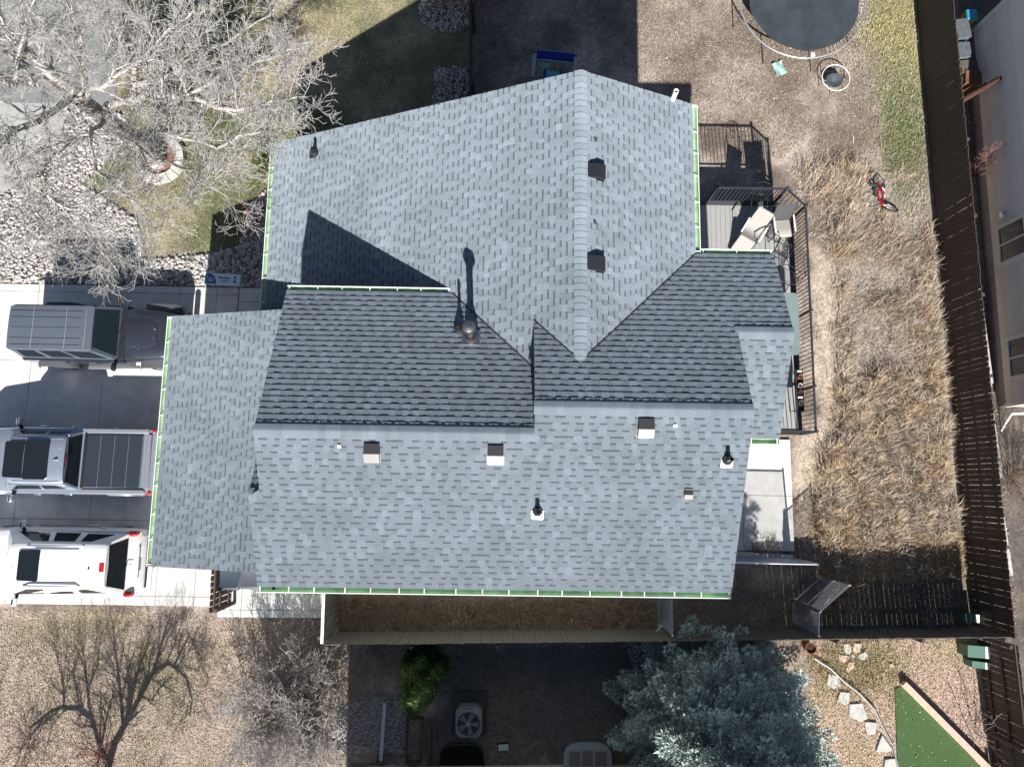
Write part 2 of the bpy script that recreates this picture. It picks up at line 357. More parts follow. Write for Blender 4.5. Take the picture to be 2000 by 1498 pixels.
def add_cells(mb, cells, u_off, v0, fr, L0, R0, L1, R1):
    """fr maps (u,v,w) -> point; clip to [L,R] at bottom/top of the course"""
    e = EXPO
    for (a, b_, tooth, k) in cells:
        a0, b0 = max(a + u_off, L0), min(b_ + u_off, R0); a1, b1 = max(a + u_off, L1), min(b_ + u_off, R1)
        if b0 - a0 < .004 and b1 - a1 < .004: continue
        if b0 < a0: a0 = b0 = (L0 if a + u_off < L0 else R0)
        if b1 < a1: a1 = b1 = (L1 if a + u_off < L1 else R1)
        w0 = .0135 if tooth else .0090; w1 = .0035 if tooth else .0005; mb.c = tone(k)
        if tooth:
            V = [fr(a0, v0, w0), fr(b0, v0, w0), fr(b1, v0 + e, w1), fr(a1, v0 + e, w1), fr(a0, v0, -.004), fr(b0, v0, -.004), fr(a1, v0 + e, -.001), fr(b1, v0 + e, -.001)]
            mb.add(V, [(0, 1, 2, 3), (4, 5, 1, 0), (4, 0, 3, 6), (1, 5, 7, 2)])
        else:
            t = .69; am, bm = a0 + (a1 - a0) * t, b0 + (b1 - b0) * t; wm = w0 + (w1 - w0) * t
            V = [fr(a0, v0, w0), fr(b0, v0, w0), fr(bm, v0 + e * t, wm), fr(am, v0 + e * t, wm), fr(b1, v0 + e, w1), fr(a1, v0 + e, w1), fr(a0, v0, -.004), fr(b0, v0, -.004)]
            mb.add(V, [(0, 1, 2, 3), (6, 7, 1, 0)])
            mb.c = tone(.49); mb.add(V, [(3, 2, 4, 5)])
    mb.c = None
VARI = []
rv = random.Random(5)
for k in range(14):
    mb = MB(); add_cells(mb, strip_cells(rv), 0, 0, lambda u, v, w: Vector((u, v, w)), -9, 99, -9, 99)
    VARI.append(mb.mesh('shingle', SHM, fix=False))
slope_objs = {}; cand = []
rs = random.Random(11)
for (nm, pl, poly, org, ud, vd, pit) in SL:
    ln = math.hypot(1, pit); nrm = Vector((-vd[0] * pit, -vd[1] * pit, 1)).normalized()
    def P3(u, v, w, pl=pl, org=org, ud=ud, vd=vd, ln=ln, nrm=nrm):
        x = org[0] + ud[0] * u + vd[0] * v / ln; y = org[1] + ud[1] * u + vd[1] * v / ln
        return Vector((x, y, pl(x, y))) + nrm * w
    uv = [((p[0] - org[0]) * ud[0] + (p[1] - org[1]) * ud[1], ((p[0] - org[0]) * vd[0] + (p[1] - org[1]) * vd[1]) * ln) for p in poly]
    # deck slab
    n = len(poly); top = [Vector((p[0], p[1], pl(*p) - .006)) for p in poly]; bot = [v - Vector((0, 0, .16)) for v in top]
    mb = MB(); mb.add(top, [tuple(range(n))]); mb.m = 1; mb.add(top + bot, [(i, (i + 1) % n, n + (i + 1) % n, n + i) for i in range(n)] + [tuple(range(2 * n - 1, n - 1, -1))])
    ro = mb.build('roof_slope', [mat('roof_deck', (.05, .055, .06), .9), FASC], house); slope_objs[nm] = ro
    ro['label'] = {'west': 'large shingled slope falling to the driveway side', 'east': 'shingled slope with the two black box vents', 'north_low': 'dark north slope with the flue pipe', 'south': 'big sunlit south slope above the long green gutter', 'north_high': 'dark north slope above the deck', 'back_bump': 'small sunlit slope beside the deck', 'west_bump': 'sliver of dark slope over the garage', 'garage': 'garage roof slope over the parked cars'}[nm]
    vmax = max(v for u, v in uv); vmin = min(v for u, v in uv); j = 0; v0 = vmin; field = MB()
    while v0 < vmax - .01:
        v1 = min(v0 + EXPO, vmax); s0 = spans(uv, 0, v0 + .004); s1 = spans(uv, 0, v1 - .004); sm = spans(uv, 0, (v0 + v1) / 2)
        if not (len(s0) == len(s1) == len(sm)) or any(abs(A[0] - B[0]) > .35 or abs(A[1] - B[1]) > .35 for A, B in zip(s0, s1)): s0 = s1 = sm
        off = rs.random()
        for (A, B) in zip(s0, s1):
            lo, hi = min(A[0], B[0]), max(A[1], B[1]); k = math.floor(lo - off)
            while k + off < hi:
                u = k + off
                fr = lambda a, v, w, v0=v0, v1=v1, P3=P3: P3(a, v0 + (v - v0) * (v1 - v0) / EXPO, w)
                full = u >= max(A[0], B[0]) and u + 1 <= min(A[1], B[1]) and v1 - v0 > EXPO - .001
                if full:
                    p = P3(u + .5, v0 + .07, 0); wp = hw(*p); vv = Vector((0, 0, CAM_H)) - wp
                    cand.append((abs(vv.normalized().dot(nrm)) / vv.length_squared, nm, u, v0, P3(u, v0, 0), ud, vd, pit, fr, field, strip_cells(rs)))
                else: add_cells(field, strip_cells(rs), u, v0, fr, A[0], A[1], B[0], B[1])
                k += 1
        v0 = v1; j += 1
    slope_objs[nm + '_field'] = field
cand.sort(key=lambda c: -c[0])
for i, (sc, nm, u, v0, p, ud, vd, pit, fr, field, cells) in enumerate(cand):
    if i < 296:
        U = Vector((ud[0], ud[1], 0)); Vv = Vector((vd[0], vd[1], pit)).normalized(); N = U.cross(Vv)
        flip = N.z < 0
        if flip: U = -U; N = -N; p = p - U * 1.0
        M = Matrix((U, Vv, N)).transposed()
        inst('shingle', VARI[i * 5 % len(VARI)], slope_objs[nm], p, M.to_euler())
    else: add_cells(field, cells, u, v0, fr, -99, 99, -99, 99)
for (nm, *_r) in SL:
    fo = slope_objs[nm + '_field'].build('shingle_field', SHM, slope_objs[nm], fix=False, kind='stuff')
# ridge caps ------------------------------------------------------
def cap_mesh(name, pit, half=.155, L=.17, tones=1.0):
    mb = MB(); mb.c = tone(1.08 * tones); a = math.atan(pit); V = []
    prof = []
    for s_, w in ((-1, half), (-1, .03), (0, 0), (1, .03), (1, half)):
        prof.append((s_ * w * math.cos(a), -w * math.sin(a) - (.006 if w == 0 else 0)))
    for x, dz in ((0, .022), (L, .010)): V += [(x, q[0], q[1] + dz) for q in prof]
    V += [(0, q[0], q[1] + .006) for q in prof]; n = 5
    F = [(i, i + 1, n + i + 1, n + i) for i in range(4)] + [(2 * n + i, 2 * n + i + 1, i + 1, i) for i in range(4)] + [(0, n, 2 * n), (4, 14, 9)]
    mb.add(V, F); return mb.mesh(name, SHM, 50)
CAPS = [cap_mesh('ridge_cap', PIT, tones=t) for t in (.94, 1.0, 1.04, 1.1)]
def ridge(p0, p1, parent):
    p0, p1 = Vector(p0), Vector(p1); L = (p1 - p0).length; n = int(L / EXPO); d = (p1 - p0).normalized(); rz = math.atan2(d.y, d.x)
    for i in range(n): inst('ridge_cap', random.choice(CAPS), parent, p0 + d * (L * i / n), (0, 0, rz))
ridge((xCr, yCn, zCr + .008), (xCr, yJ - .05, zCr + .008), slope_objs['east'])
ridge((xLw, yLr, zLr + .008), (xSt, yLr, zLr + .008), slope_objs['north_low'])
ridge((xRe, yRr, zRr + .008), (xSt, yRr, zRr + .008), slope_objs['north_high'])
ridge((xBe, yBr, zBr + .008), (xRe - .05, yBr, zBr + .008), slope_objs['back_bump'])
ridge((xWb, yWb, zWb + .008), (xLw + .05, yWb, zWb + .008), slope_objs['west_bump'])
def valley(p0, p1, parent):  # dark bar stands in for the shadow of the cut shingle edge
    p0, p1 = Vector(p0), Vector(p1); mbv = MB(); mbv.bar(p0 + Vector((0, 0, .006)), p1 + Vector((0, 0, .006)), .03, .03); mbv.build('valley_shadow_bar', mat('valley_shadow', (.03, .033, .04), .7), parent)
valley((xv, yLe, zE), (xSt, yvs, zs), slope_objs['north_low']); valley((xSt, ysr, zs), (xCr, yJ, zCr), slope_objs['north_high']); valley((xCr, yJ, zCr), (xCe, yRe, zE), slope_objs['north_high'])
# walls -----------------------------------------------------------
mb = MB()
def wallbox(x0, x1, y0, y1, z1): mb.box(((x0 + x1) / 2, (y0 + y1) / 2, z1 / 2 - .1), (x1 - x0, y1 - y0, z1 + .2))
wallbox(-6.0, 4.05, 4.0, 8.8, 2.6); wallbox(-1.0, 4.05, 3.9, 8.8, 4.9); wallbox(-4.7, 4.7, -1.95, 4.02, 4.95); wallbox(-5.0, -4.6, -1.95, -.5, 4.7)
wallbox(4.6, 5.9, 1.4, 5.05, 4.9); wallbox(-8.35, -4.6, -1.85, 3.95, 2.65)
# gable triangles
mb.prism([(0, 0)] * 0 or [(-5.99, 8.79), (-5.99, 8.6), (4.04, 8.6), (4.04, 8.79)], 2.5, 2.6)
def tri(pts, th, ax):
    a = [Vector(p) for p in pts]; o = Vector((th, 0, 0)) if ax == 'x' else Vector((0, th, 0)); n = len(a)
    mb.add(a + [p + o for p in a], [tuple(range(n)), tuple(range(2 * n - 1, n - 1, -1))] + [(i, n + i, n + (i + 1) % n, (i + 1) % n) for i in range(n)])
tri([(-6.0, 8.78, 2.4), (-6.0, 8.78, Cw(-6.0, 0) - .17), (xCr, 8.78, zCr - .17), (4.05, 8.78, Ce(4.05, 0) - .17), (4.05, 8.78, 2.4)], -.12, 'y')
tri([(-4.7, 4.0, 4.9), (-4.7, yLr, zLr - .17), (-4.7, -1.95, 4.9)], .12, 'x')
tri([(4.7, 4.9, 4.9), (4.7, yRr, zRr - .17), (4.7, -1.95, 4.9)], -.12, 'x')
tri([(.72, 4.9, 4.9), (.72, yRr, zRr - .17), (.72, -1.0, 5.2)], .1, 'x')
tri([(5.9, 5.0, 4.8), (5.9, yBr, zBr - .17), (5.9, 1.45, 4.8)], -.12, 'x')
tri([(-5.0, .6, 5.0), (-5.0, yWb, zWb - .17), (-5.0, -1.95, 4.7)], .12, 'x')
mb.build('wall', SID, house)
# gutters ----------------------------------------------------------
GREEN = mat('gutter_green', (.33, .49, .31), .45, noise=.28, nscale=4)
hang = MB(); hang.box((0, .06, 0), (.022, .135, .006)); HANG = hang.mesh('hanger', WHITE)
def gutter(p0, p1, out, z, drop=False):
    """p0,p1 plan points along the eave edge (house frame), out = outward unit"""
    p0, p1, o = Vector((*p0, z)), Vector((*p1, z)), Vector((*out, 0)); d = (p1 - p0).normalized(); L = (p1 - p0).length; up = Vector((0, 0, 1))
    rz = math.atan2(d.y, d.x); 
    sgn = 1 if (d.x * o.y - d.y * o.x) > 0 else -1
    g = MB()
    inner = [(.0, -.005), (.006, -.085), (.075, -.09), (.10, -.06), (.118, -.012)]; outer = [(.136, -.012), (.136, -.03), (.112, -.07), (.08, -.105), (-.004, -.1), (-.006, -.005)]
    ri = [Vector((0, sgn * a, b)) for a, b in inner]; rr = [Vector((0, sgn * a, b)) for a, b in outer]; X = Vector((L, 0, 0))
    g.m = 0; n = len(ri); g.add(ri + [v + X for v in ri], [(i, i + 1, n + i + 1, n + i) for i in range(n - 1)])
    pr = [ri[-1]] + rr + [ri[0]]; n = len(pr); g.m = 1
    g.add(pr + [v + X for v in pr], [(i, i + 1, n + i + 1, n + i) for i in range(n - 1)])
    for x in (0, L):
        ring = [Vector((x, sgn * a, b)) for a, b in inner + outer]; ring2 = [Vector((x + (.006 if x == 0 else -.006), sgn * a, b)) for a, b in ((0, -.005), (.118, -.012), (.1, -.07), (.07, -.09), (.006, -.085))]
        g.m = 1; g.add(ring2, [(0, 1, 2, 3, 4)])
    go = g.build('gutter', [GREEN, WHITE], house, loc=p0, fix=False); go.rotation_euler = (0, 0, rz)
    if drop:
        h = MB(); h.lathe([(.035, 0), (.035, .006)], (drop, sgn * .05, -.087), 12); h.build('outlet', BLACKM, go)
    n = max(2, int(L / .6))
    for i in range(n + 1):
        inst('hanger', HANG, go, (.05 + (L - .1) * i / n + (random.uniform(-.05, .05) if 0 < i < n else 0), 0, -.008), (0, 0, 0 if sgn > 0 else math.pi))
gutter((xCw, yCn), (xCw, 3.97), (-1, 0), zCw - .02)
gutter((xCe, yRe + .02), (xCe, yCn), (1, 0), zE - .02, .0)
gutter((xLw, yLe), (xv - .03, yLe), (0, 1), zE - .02)
gutter((xCe + .14, yRe), (xBe, yRe), (0, 1), zE - .02)
gutter((xWb, ySe), (xRe, ySe), (0, -1), So(0, ySe) - .02, .32)
gutter((4.9, ySb), (xBe, ySb), (0, -1), Bs(0, ySb) - .02)
gutter((xGw, yGn), (xGw, ySg), (-1, 0), zG - .02)
# downspout at the north-east corner
mb = MB(); mb.tube([(xCe + .02, yCn - .14, zE - .1), (xCe - .1, yCn - .25, zE - .3), (xCe - .3, yCn - .25, zE - .55), (4.1, 8.95, 4.3), (4.1, 8.95, .25), (4.1, 9.35, .08)], .045, 8)
mb.build('downspout', WHITE, house, 40)
pv = toh(at(1321, 178, 5.75)); mb = MB(); mb.tube([(pv.x, pv.y, -.02), (pv.x, pv.y, 5.75)], .06, 12, cap=False); mb.lathe([(.06, 0), (.048, 0), (.048, -.3)], (pv.x, pv.y, 5.75), 12, cap=False); mb.lathe([(.047, 0), (.047, .01)], (pv.x, pv.y, 5.5), 12); mb.build('vent_stack', WHITE, house, 40)
# vents -------------------------------------------------------------
VENTB = mat('vent_black', (.015, .016, .019), .45, spec=.9)
FLASH = mat('vent_flashing', (.5, .51, .53), .3, 1.0)
def slope_frame(nm, x, y):
    pl, ud, vd, pit = next((q[1], q[4], q[5], q[6]) for q in SL if q[0] == nm)
    Vv = Vector((vd[0], vd[1], pit)).normalized(); N = Vector((-vd[0] * pit, -vd[1] * pit, 1)).normalized(); U = Vv.cross(N)
    return Vector((x, y, pl(x, y))) + N * .012, Matrix((U, Vv, N)).transposed().to_euler()
def onslope(nm, px, py):
    pl = next(q[1] for q in SL if q[0] == nm); z = 5.5
    for _ in range(40): h = toh(at(px, py, z)); z = pl(h.x, h.y)
    return h.x, h.y
def box_vent(nm, px, py, s=1.0):
    p, r = slope_frame(nm, *onslope(nm, px, py)); w, l, h = .16 * s, .20 * s, .11 * s
    mb = MB(); mb.add([(-w, -l, .03), (w, -l, .03), (w, l, .03), (-w, l, .03), (-w, -l, h), (w, -l, h), (w, l * .0, h + .012), (-w, l * .0, h + .012), (w * .96, l, h * .42), (-w * .96, l, h * .42)],
        [(0, 1, 5, 4), (4, 5, 6, 7), (7, 6, 8, 9), (2, 3, 9, 8), (0, 4, 7, 9, 3), (1, 2, 8, 6, 5), (3, 2, 1, 0)])
    o = mb.build('roof_vent', VENTB, house, loc=p); o.rotation_euler = r
    f = MB(); f.box((0, -l * .62, .006), (w * 2.3, l * 1.05, .012), bev=.004); f.build('flange', VENTB, o)
    return o
box_vent('east', 1162, 337); box_vent('east', 1161, 516)
for q in ((727, 882), (968, 886), (1261, 834)): box_vent('south', *q)
box_vent('south', 1344, 963, .55)
def pipe_vent(nm, px, py, h=.3, r=.045, flash=True):
    p, rot = slope_frame(nm, *onslope(nm, px, py)); e = bpy.data.objects.new('pipe_vent', None)
    mb = MB(); q = Matrix.Rotation(0, 3, 'X')
    f = MB(); f.box((0, -.085, .005), (.25, .19, .01), bev=.004); o = f.build('pipe_vent', FLASH if flash else VENTB, house, loc=p); o.rotation_euler = rot
    up = o.rotation_euler.to_matrix().transposed() @ Vector((0, 0, 1))
    c = MB(); c.lathe([(.115, .0), (.11, .03), (.075, .08), (r + .012, .12), (r + .01, .15)], (0, 0, .005), 20, up, cap=False); c.build('collar', VENTB, o, 40)
    t = MB(); t.lathe([(r, 0), (r, h), (r * .72, h), (r * .72, h - .12)], (0, 0, 0), 16, up); t.build('pipe', VENTB, o, 40)
    return o
pipe_vent('south', 1420, 897); pipe_vent('south', 1050, 998); pipe_vent('west', 616, 300, .28, flash=False); pipe_vent('north_low', 897, 645, .5, .032, flash=False)
# flue with cap
p, rot = slope_frame('north_low', *onslope('north_low', 920, 660))
f = MB(); f.box((0, 0, .006), (.4, .42, .012), bev=.004); fl = f.build('flue_pipe', STEEL, house, loc=p); fl.rotation_euler = rot
up = fl.rotation_euler.to_matrix().transposed() @ Vector((0, 0, 1))
FLUE = mat('flue_metal', (.2, .2, .21), .42, .85, noise=.3, nscale=9)
c = MB(); c.lathe([(.17, 0), (.15, .06), (.10, .2), (.098, .22)], (0, 0, .005), 20, up, cap=False); c.build('storm_collar', FLUE, fl, 40)
c = MB(); c.lathe([(.075, 0), (.075, .86), (.09, .87), (.09, .93), (.06, .94)], (0, 0, 0), 20, up); c.build('pipe', FLUE, fl, 40)
c = MB(); c.lathe([(.06, .93), (.13, .95), (.145, .99), (.12, 1.07), (.05, 1.10), (.01, 1.105)], (0, 0, 0), 20, up); c.build('cap', FLUE, fl, 40)
# small metal clips left on the ridge lines
for nm, px, py in (('south', 663, 871), ('south', 1318, 831), ('east', 1162, 275), ('east', 1161, 436)):
    p, rot = slope_frame(nm, *onslope(nm, px, py)); k = MB(); k.box((0, 0, .012), (.07, .05, .02)); k.box((0, .03, .03), (.05, .02, .03)); o = k.build('roof_anchor', GALV, house, loc=p); o.rotation_euler = rot
# ================================================================ wooden fences
WOODD = mat('fence_stain_dark', (.075, .055, .043), .8, noise=.35, nscale=5, stretch=(9, 9, 1))
WOODG = mat('fence_weathered', (.10, .092, .08), .85, noise=.35, nscale=5, stretch=(9, 9, 1))
WOODL = mat('wood_pale', (.42, .33, .26), .8, noise=.2, nscale=6)
def fence(label, A, B, h, m, side=1, pw=.14, gap=.007, rails=(.3, .9, 1.5), post=2.4, jag=.012, group=None, cap=None, topm=None):
    A, B = Vector((A[0], A[1], 0)), Vector((B[0], B[1], 0)); d = B - A; L = d.length; rz = math.atan2(d.y, d.x)
    e = thing('wooden_fence', label, 'fence', (A.x, A.y, -.02), rz, group)
    vs = []
    for k in range(5):
        b = MB(); w = pw / 2; c = .018; hh = h + (k - 2) * jag * .5
        b.add([(-w, -.009, 0), (w, -.009, 0), (w, .009, 0), (-w, .009, 0), (-w, -.009, hh - c), (w, -.009, hh - c), (w, .009, hh - c), (-w, .009, hh - c), (-w + c, -.009, hh), (w - c, -.009, hh), (w - c, .009, hh), (-w + c, .009, hh)],
              [(3, 2, 1, 0), (0, 1, 5, 4), (1, 2, 6, 5), (2, 3, 7, 6), (3, 0, 4, 7), (4, 5, 9, 8), (5, 6, 10, 9), (6, 7, 11, 10), (7, 4, 8, 11), (8, 9, 10, 11)])
        vs.append(b.mesh('picket', m))
    n = int(L / (pw + gap)); st = L / n
    for i in range(n):
        inst('picket', vs[random.randrange(5)], e, (st * (i + .5) + random.uniform(-.003, .003), random.uniform(-.003, .003), 0), (random.uniform(-.004, .004), random.uniform(-.003, .003), random.uniform(-.012, .012)))
    for z in rails:
        b = MB(); b.box((L / 2, side * .034, z), (L, .04, .085)); b.build('rail', m, e)
    k = max(1, round(L / post))
    for i in range(k + 1):
        b = MB(); b.box((min(max(L * i / k, .05), L - .05), side * .105, (h - .1) / 2), (.09, .09, h - .1), bev=.008); b.build('post', m, e)
    return e
fence('long dark stained fence between the dry grass yard and the beige house', (13.45, 17.0), (13.47, -4.0), 1.75, WOODD, side=1)
fence('weathered plank fence running below the long green gutter and past the spruce', (-4.66, -4.12), (13.35, -3.97), 1.75, WOODG, side=-1, gap=.005)
fence('short fence return meeting the house wall by the concrete pad', (-4.70, -2.0), (-4.70, -4.02), 1.75, WOODG, side=-1, post=2)
fence('dark fence beside the small green lawn in the lower right corner', (13.62, -4.22), (13.75, -9.5), 1.6, WOODD, side=-1)
fence('low slatted fence hiding the grey bins beside the garage', (-7.76, -1.9), (-7.74, -3.36), 1.55, WOODD, side=1, post=1.2, rails=(.35, .95, 1.35))
fence('dark fence dividing the front lawn from the back yard in the shade', (-1.02, 9.2), (-1.08, 17.0), 1.5, WOODD, side=-1)
# pale cap board that catches the sun on the short return
b = MB(); b.box((-4.70, -3.03, 1.765), (.075, 2.1, .03)); b.build('cap_board', WHITE, label='sunlit pale cap board on top of the short fence return', cat='board')
# ================================================================ chain link dog run
def wire_panel(mb, A, B, z0, z1, sp=.058, r=.0022):
    A, B = Vector(A), Vector(B); d = B - A; L = d.length; d = d / L; h = z1 - z0; k = -h
    while k < L:
        for s_ in (1, -1):
            u0, u1 = (k, k + h) if s_ > 0 else (k + h, k); za, zb = z0, z1
            a, b_ = max(0, min(k, k + h)), min(L, k + h)
            if b_ - a < .02: continue
            f0 = (a - k) / h; f1 = (b_ - k) / h
            if s_ < 0: f0, f1 = 1 - f0, 1 - f1
            mb.bar(A + d * a + Vector((0, 0, z0 + f0 * h)), A + d * b_ + Vector((0, 0, z0 + f1 * h)), r * 2, r * 2)
        k += sp
def chain(name, label, A, B, h=1.8, mid=False, cat='chain fence'):
    A, B = Vector((*A, 0)), Vector((*B, 0)); e = thing(name, label, cat, A); B = B - A; A = Vector((0, 0, 0)); up = Vector((0, 0, 1))
    for p in (A, B):
        b = MB(); b.tube([p - up * .03, p + up * (h + .02)], .025, 10); b.lathe([(.03, 0), (.03, .03), (.012, .05)], p + up * (h + .01), 10); b.build('post', GALV, e, 40)
    for z in ([h, .12] + ([h * .5] if mid else [])):
        b = MB(); b.tube([A + up * z, B + up * z], .019, 8); b.build('rail', GALV, e, 40)
    b = MB(); wire_panel(b, A, B, .1, h - .02); b.build('wire_mesh', GALV, e, kind='stuff')
    return e
chain('chain_link_fence', 'chain link fence panel running from the house corner over the patio edge', (4.9, -2.02), (8.33, -2.09))
chain('chain_link_fence', 'short chain link panel meeting the plank fence beside the spruce', (8.29, -3.31), (8.24, -3.9))
chain('chain_link_gate', 'open chain link gate swung out over the dark dry grass', (8.33, -3.28), (9.15, -2.62), mid=True, cat='gate')
chain('chain_link_fence', 'chain link panel crossing the narrow shaded side yard below the gutter', (4.43, -2.0), (4.41, -3.9))
# ================================================================ deck
DZ = 1.10
DECKM = mat('deck_board_grey', (.33, .33, .325), .7, noise=.12, nscale=5, stretch=(12, 1, 1))
DECKD = mat('deck_border_dark', (.06, .062, .066), .7)
RAILM = mat('rail_charcoal', (.032, .037, .045), .45, spec=.5)
deck = thing('deck', 'raised grey board deck with dark metal railing behind the house', 'deck', (0, 0, 0), YAW)
X0, X1, Y0, Y1, CH = 4.12, 8.36, 1.50, 8.36, .52
x = X0; bw = .142
while x < X1 - .15:
    w = min(bw, X1 - .13 - x); yt = Y1 - .13 - max(0, (x + w) - (X1 - .13 - CH + .06))
    b = MB(); b.box((x + w / 2, (Y0 + .13 + yt) / 2, DZ - .0125), (w - .007, yt - Y0 - .13, .025)); b.build('deck_board', DECKM, deck); x += bw
for p0, p1 in (((X0, Y1 - .065), (X1 - CH - .05, Y1 - .065)), ((X1 - CH - .03, Y1 - .075), (X1 - .075, Y1 - CH - .03)), ((X1 - .065, Y1 - CH - .05), (X1 - .065, Y0)), ((X1 - .14, Y0 + .065), (X0, Y0 + .065))):
    b = MB(); b.bar((*p0, DZ - .010), (*p1, DZ - .010), .128, .026); b.build('border_board', DECKD, deck)
b = MB(); b.prism([(X0, Y0 + .02), (X1 - .03, Y0 + .02), (X1 - .03, Y1 - CH), (X1 - CH, Y1 - .03), (X0, Y1 - .03)], DZ - .27, DZ - .03); b.build('joist_frame', mat('joist_dark', (.05, .04, .032), .9), deck)
for px_, py_ in ((X1 - .15, Y0 + .15), (X1 - .15, 4.6), (X1 - .15, Y1 - CH - .1), (X1 - CH - .2, Y1 - .15), (X0 + .9, Y1 - .15)):
    b = MB(); b.box((px_, py_, (DZ - .3) / 2 - .03), (.14, .14, DZ - .24)); b.build('deck_post', WOODD, deck)
RH = 1.0
pts = [(X0 + 1.75, Y1 - .02), (X1 - CH, Y1 - .02), (X1 - .02, Y1 - CH), (X1 - .02, 4.85), (X1 - .02, 2.75), (X1 - .02, Y0 + .03), (5.98, Y0 + .03)]
rail = MB(); 
bal = MB(); bal.bar((0, 0, .07), (0, 0, RH - .03), .018, .018); BAL = bal.mesh('baluster', RAILM)
for i in range(len(pts) - 1):
    p0, p1 = Vector((*pts[i], DZ)), Vector((*pts[i + 1], DZ)); L = (p1 - p0).length
    t = MB(); t.bar(p0 + Vector((0, 0, RH)), p1 + Vector((0, 0, RH)), .05, .035); r_ = t.build('top_rail', RAILM, deck)
    t = MB(); t.bar(p0 + Vector((0, 0, .08)), p1 + Vector((0, 0, .08)), .035, .03); t.build('bottom_rail', RAILM, deck)
    n = max(2, int(L / .112))
    for k in range(1, n): inst('baluster', BAL, r_, p0.lerp(p1, k / n), (0, 0, math.atan2((p1 - p0).y, (p1 - p0).x)))
for p in pts:
    b = MB(); b.box((p[0], p[1], DZ + RH / 2 + .02), (.07, .07, RH + .06), bev=.006); b.box((p[0], p[1], DZ + RH + .06), (.09, .09, .03), bev=.01); b.build('rail_post', RAILM, deck)
# ---------------------------------------------------------------- furniture
CREAM = mat('sling_cream', (.33, .315, .29), .75, noise=.06, nscale=30); FRM = mat('chair_frame_dark', (.03, .03, .033), .4)
ARMW = mat('chair_arm_pale', (.7, .7, .68), .4)
def ribbon(mb, prof, w, t=.012):
    """curved sheet: prof points (x,z) swept over width w"""
    n = len(prof); V = []
    for x, z in prof: V += [(x, -w / 2, z), (x, w / 2, z)]
    for x, z in prof: V += [(x, -w / 2, z - t), (x, w / 2, z - t)]
    F = []
    for i in range(n - 1):
        a = 2 * i; F += [(a, a + 1, a + 3, a + 2), (2 * n + a, 2 * n + a + 2, 2 * n + a + 3, 2 * n + a + 1), (a, a + 2, 2 * n + a + 2, 2 * n + a), (a + 1, 2 * n + a + 1, 2 * n + a + 3, a + 3)]
    F += [(0, 2 * n, 2 * n + 1, 1), (2 * n - 2, 2 * n - 1, 4 * n - 1, 4 * n - 2)]
    mb.add(V, F)
def sling_chair(name, label, p, rz, sling, prof, arms=True, w=.47, mback=None):
    e = thing(name, label, 'chair', (p.x, p.y, DZ + .003), rz)
    b = MB(); ribbon(b, prof, w); b.build('sling', sling, e, 50)
    for s in (-1, 1):
        b = MB(); b.tube([(x, s * (w / 2 + .015), z - .006) for x, z in prof], .014, 8); b.build('side_rail', FRM, e, 50)
        for x0, x1 in ((.28, .34), (-.3, -.36)):
            b = MB(); b.tube([(x0, s * (w / 2 + .02), .42), (x1, s * (w / 2 + .05), .0)], .014, 8); b.build('leg', FRM, e, 50)
        if arms:
            b = MB(); b.box((.02, s * (w / 2 + .05), .62), (.5, .05, .022), bev=.008); b.build('arm', ARMW, e)
            b = MB(); b.tube([(.25, s * (w / 2 + .05), .61), (.3, s * (w / 2 + .02), .40)], .012, 6); b.tube([(-.2, s * (w / 2 + .05), .61), (-.24, s * (w / 2 + .02), .42)], .012, 6); b.build('arm_support', FRM, e)
    b = MB(); b.tube([(.3, -w / 2, .4), (.3, w / 2, .4)], .012, 6); b.tube([(-.3, -w / 2, .4), (-.3, w / 2, .4)], .012, 6); b.build('stretcher', FRM, e)
    return e
ch = at(1470, 452, 1.55)
sling_chair('reclining_chair', 'cream sling recliner with curled foot end on the deck', ch, math.radians(-122), CREAM, [(.70, .10), (.56, .16), (.42, .30), (.35, .43), (.28, .48), (.20, .45), (.08, .37), (-.06, .35), (-.18, .42), (-.32, .60), (-.46, .84), (-.50, .90), (-.53, .90)])
ch2 = at(1528, 440, 1.55)
SLD = mat('sling_dark', (.05, .052, .058), .7)
e = sling_chair('patio_chair', 'sling armchair with dark back and pale seat near the railing corner', ch2, math.radians(-86), CREAM, [(.34, .40), (.3, .44), (.1, .43), (-.16, .41)])
b = MB(); ribbon(b, [(-.18, .42), (-.26, .6), (-.36, .82), (-.42, .95)], .54); b.build('backrest', SLD, e, 50)
for s in (-1, 1): b = MB(); b.tube([(-.16, s * .285, .41), (-.27, s * .285, .6), (-.43, s * .285, .96)], .014, 8); b.build('back_rail', FRM, e, 50)
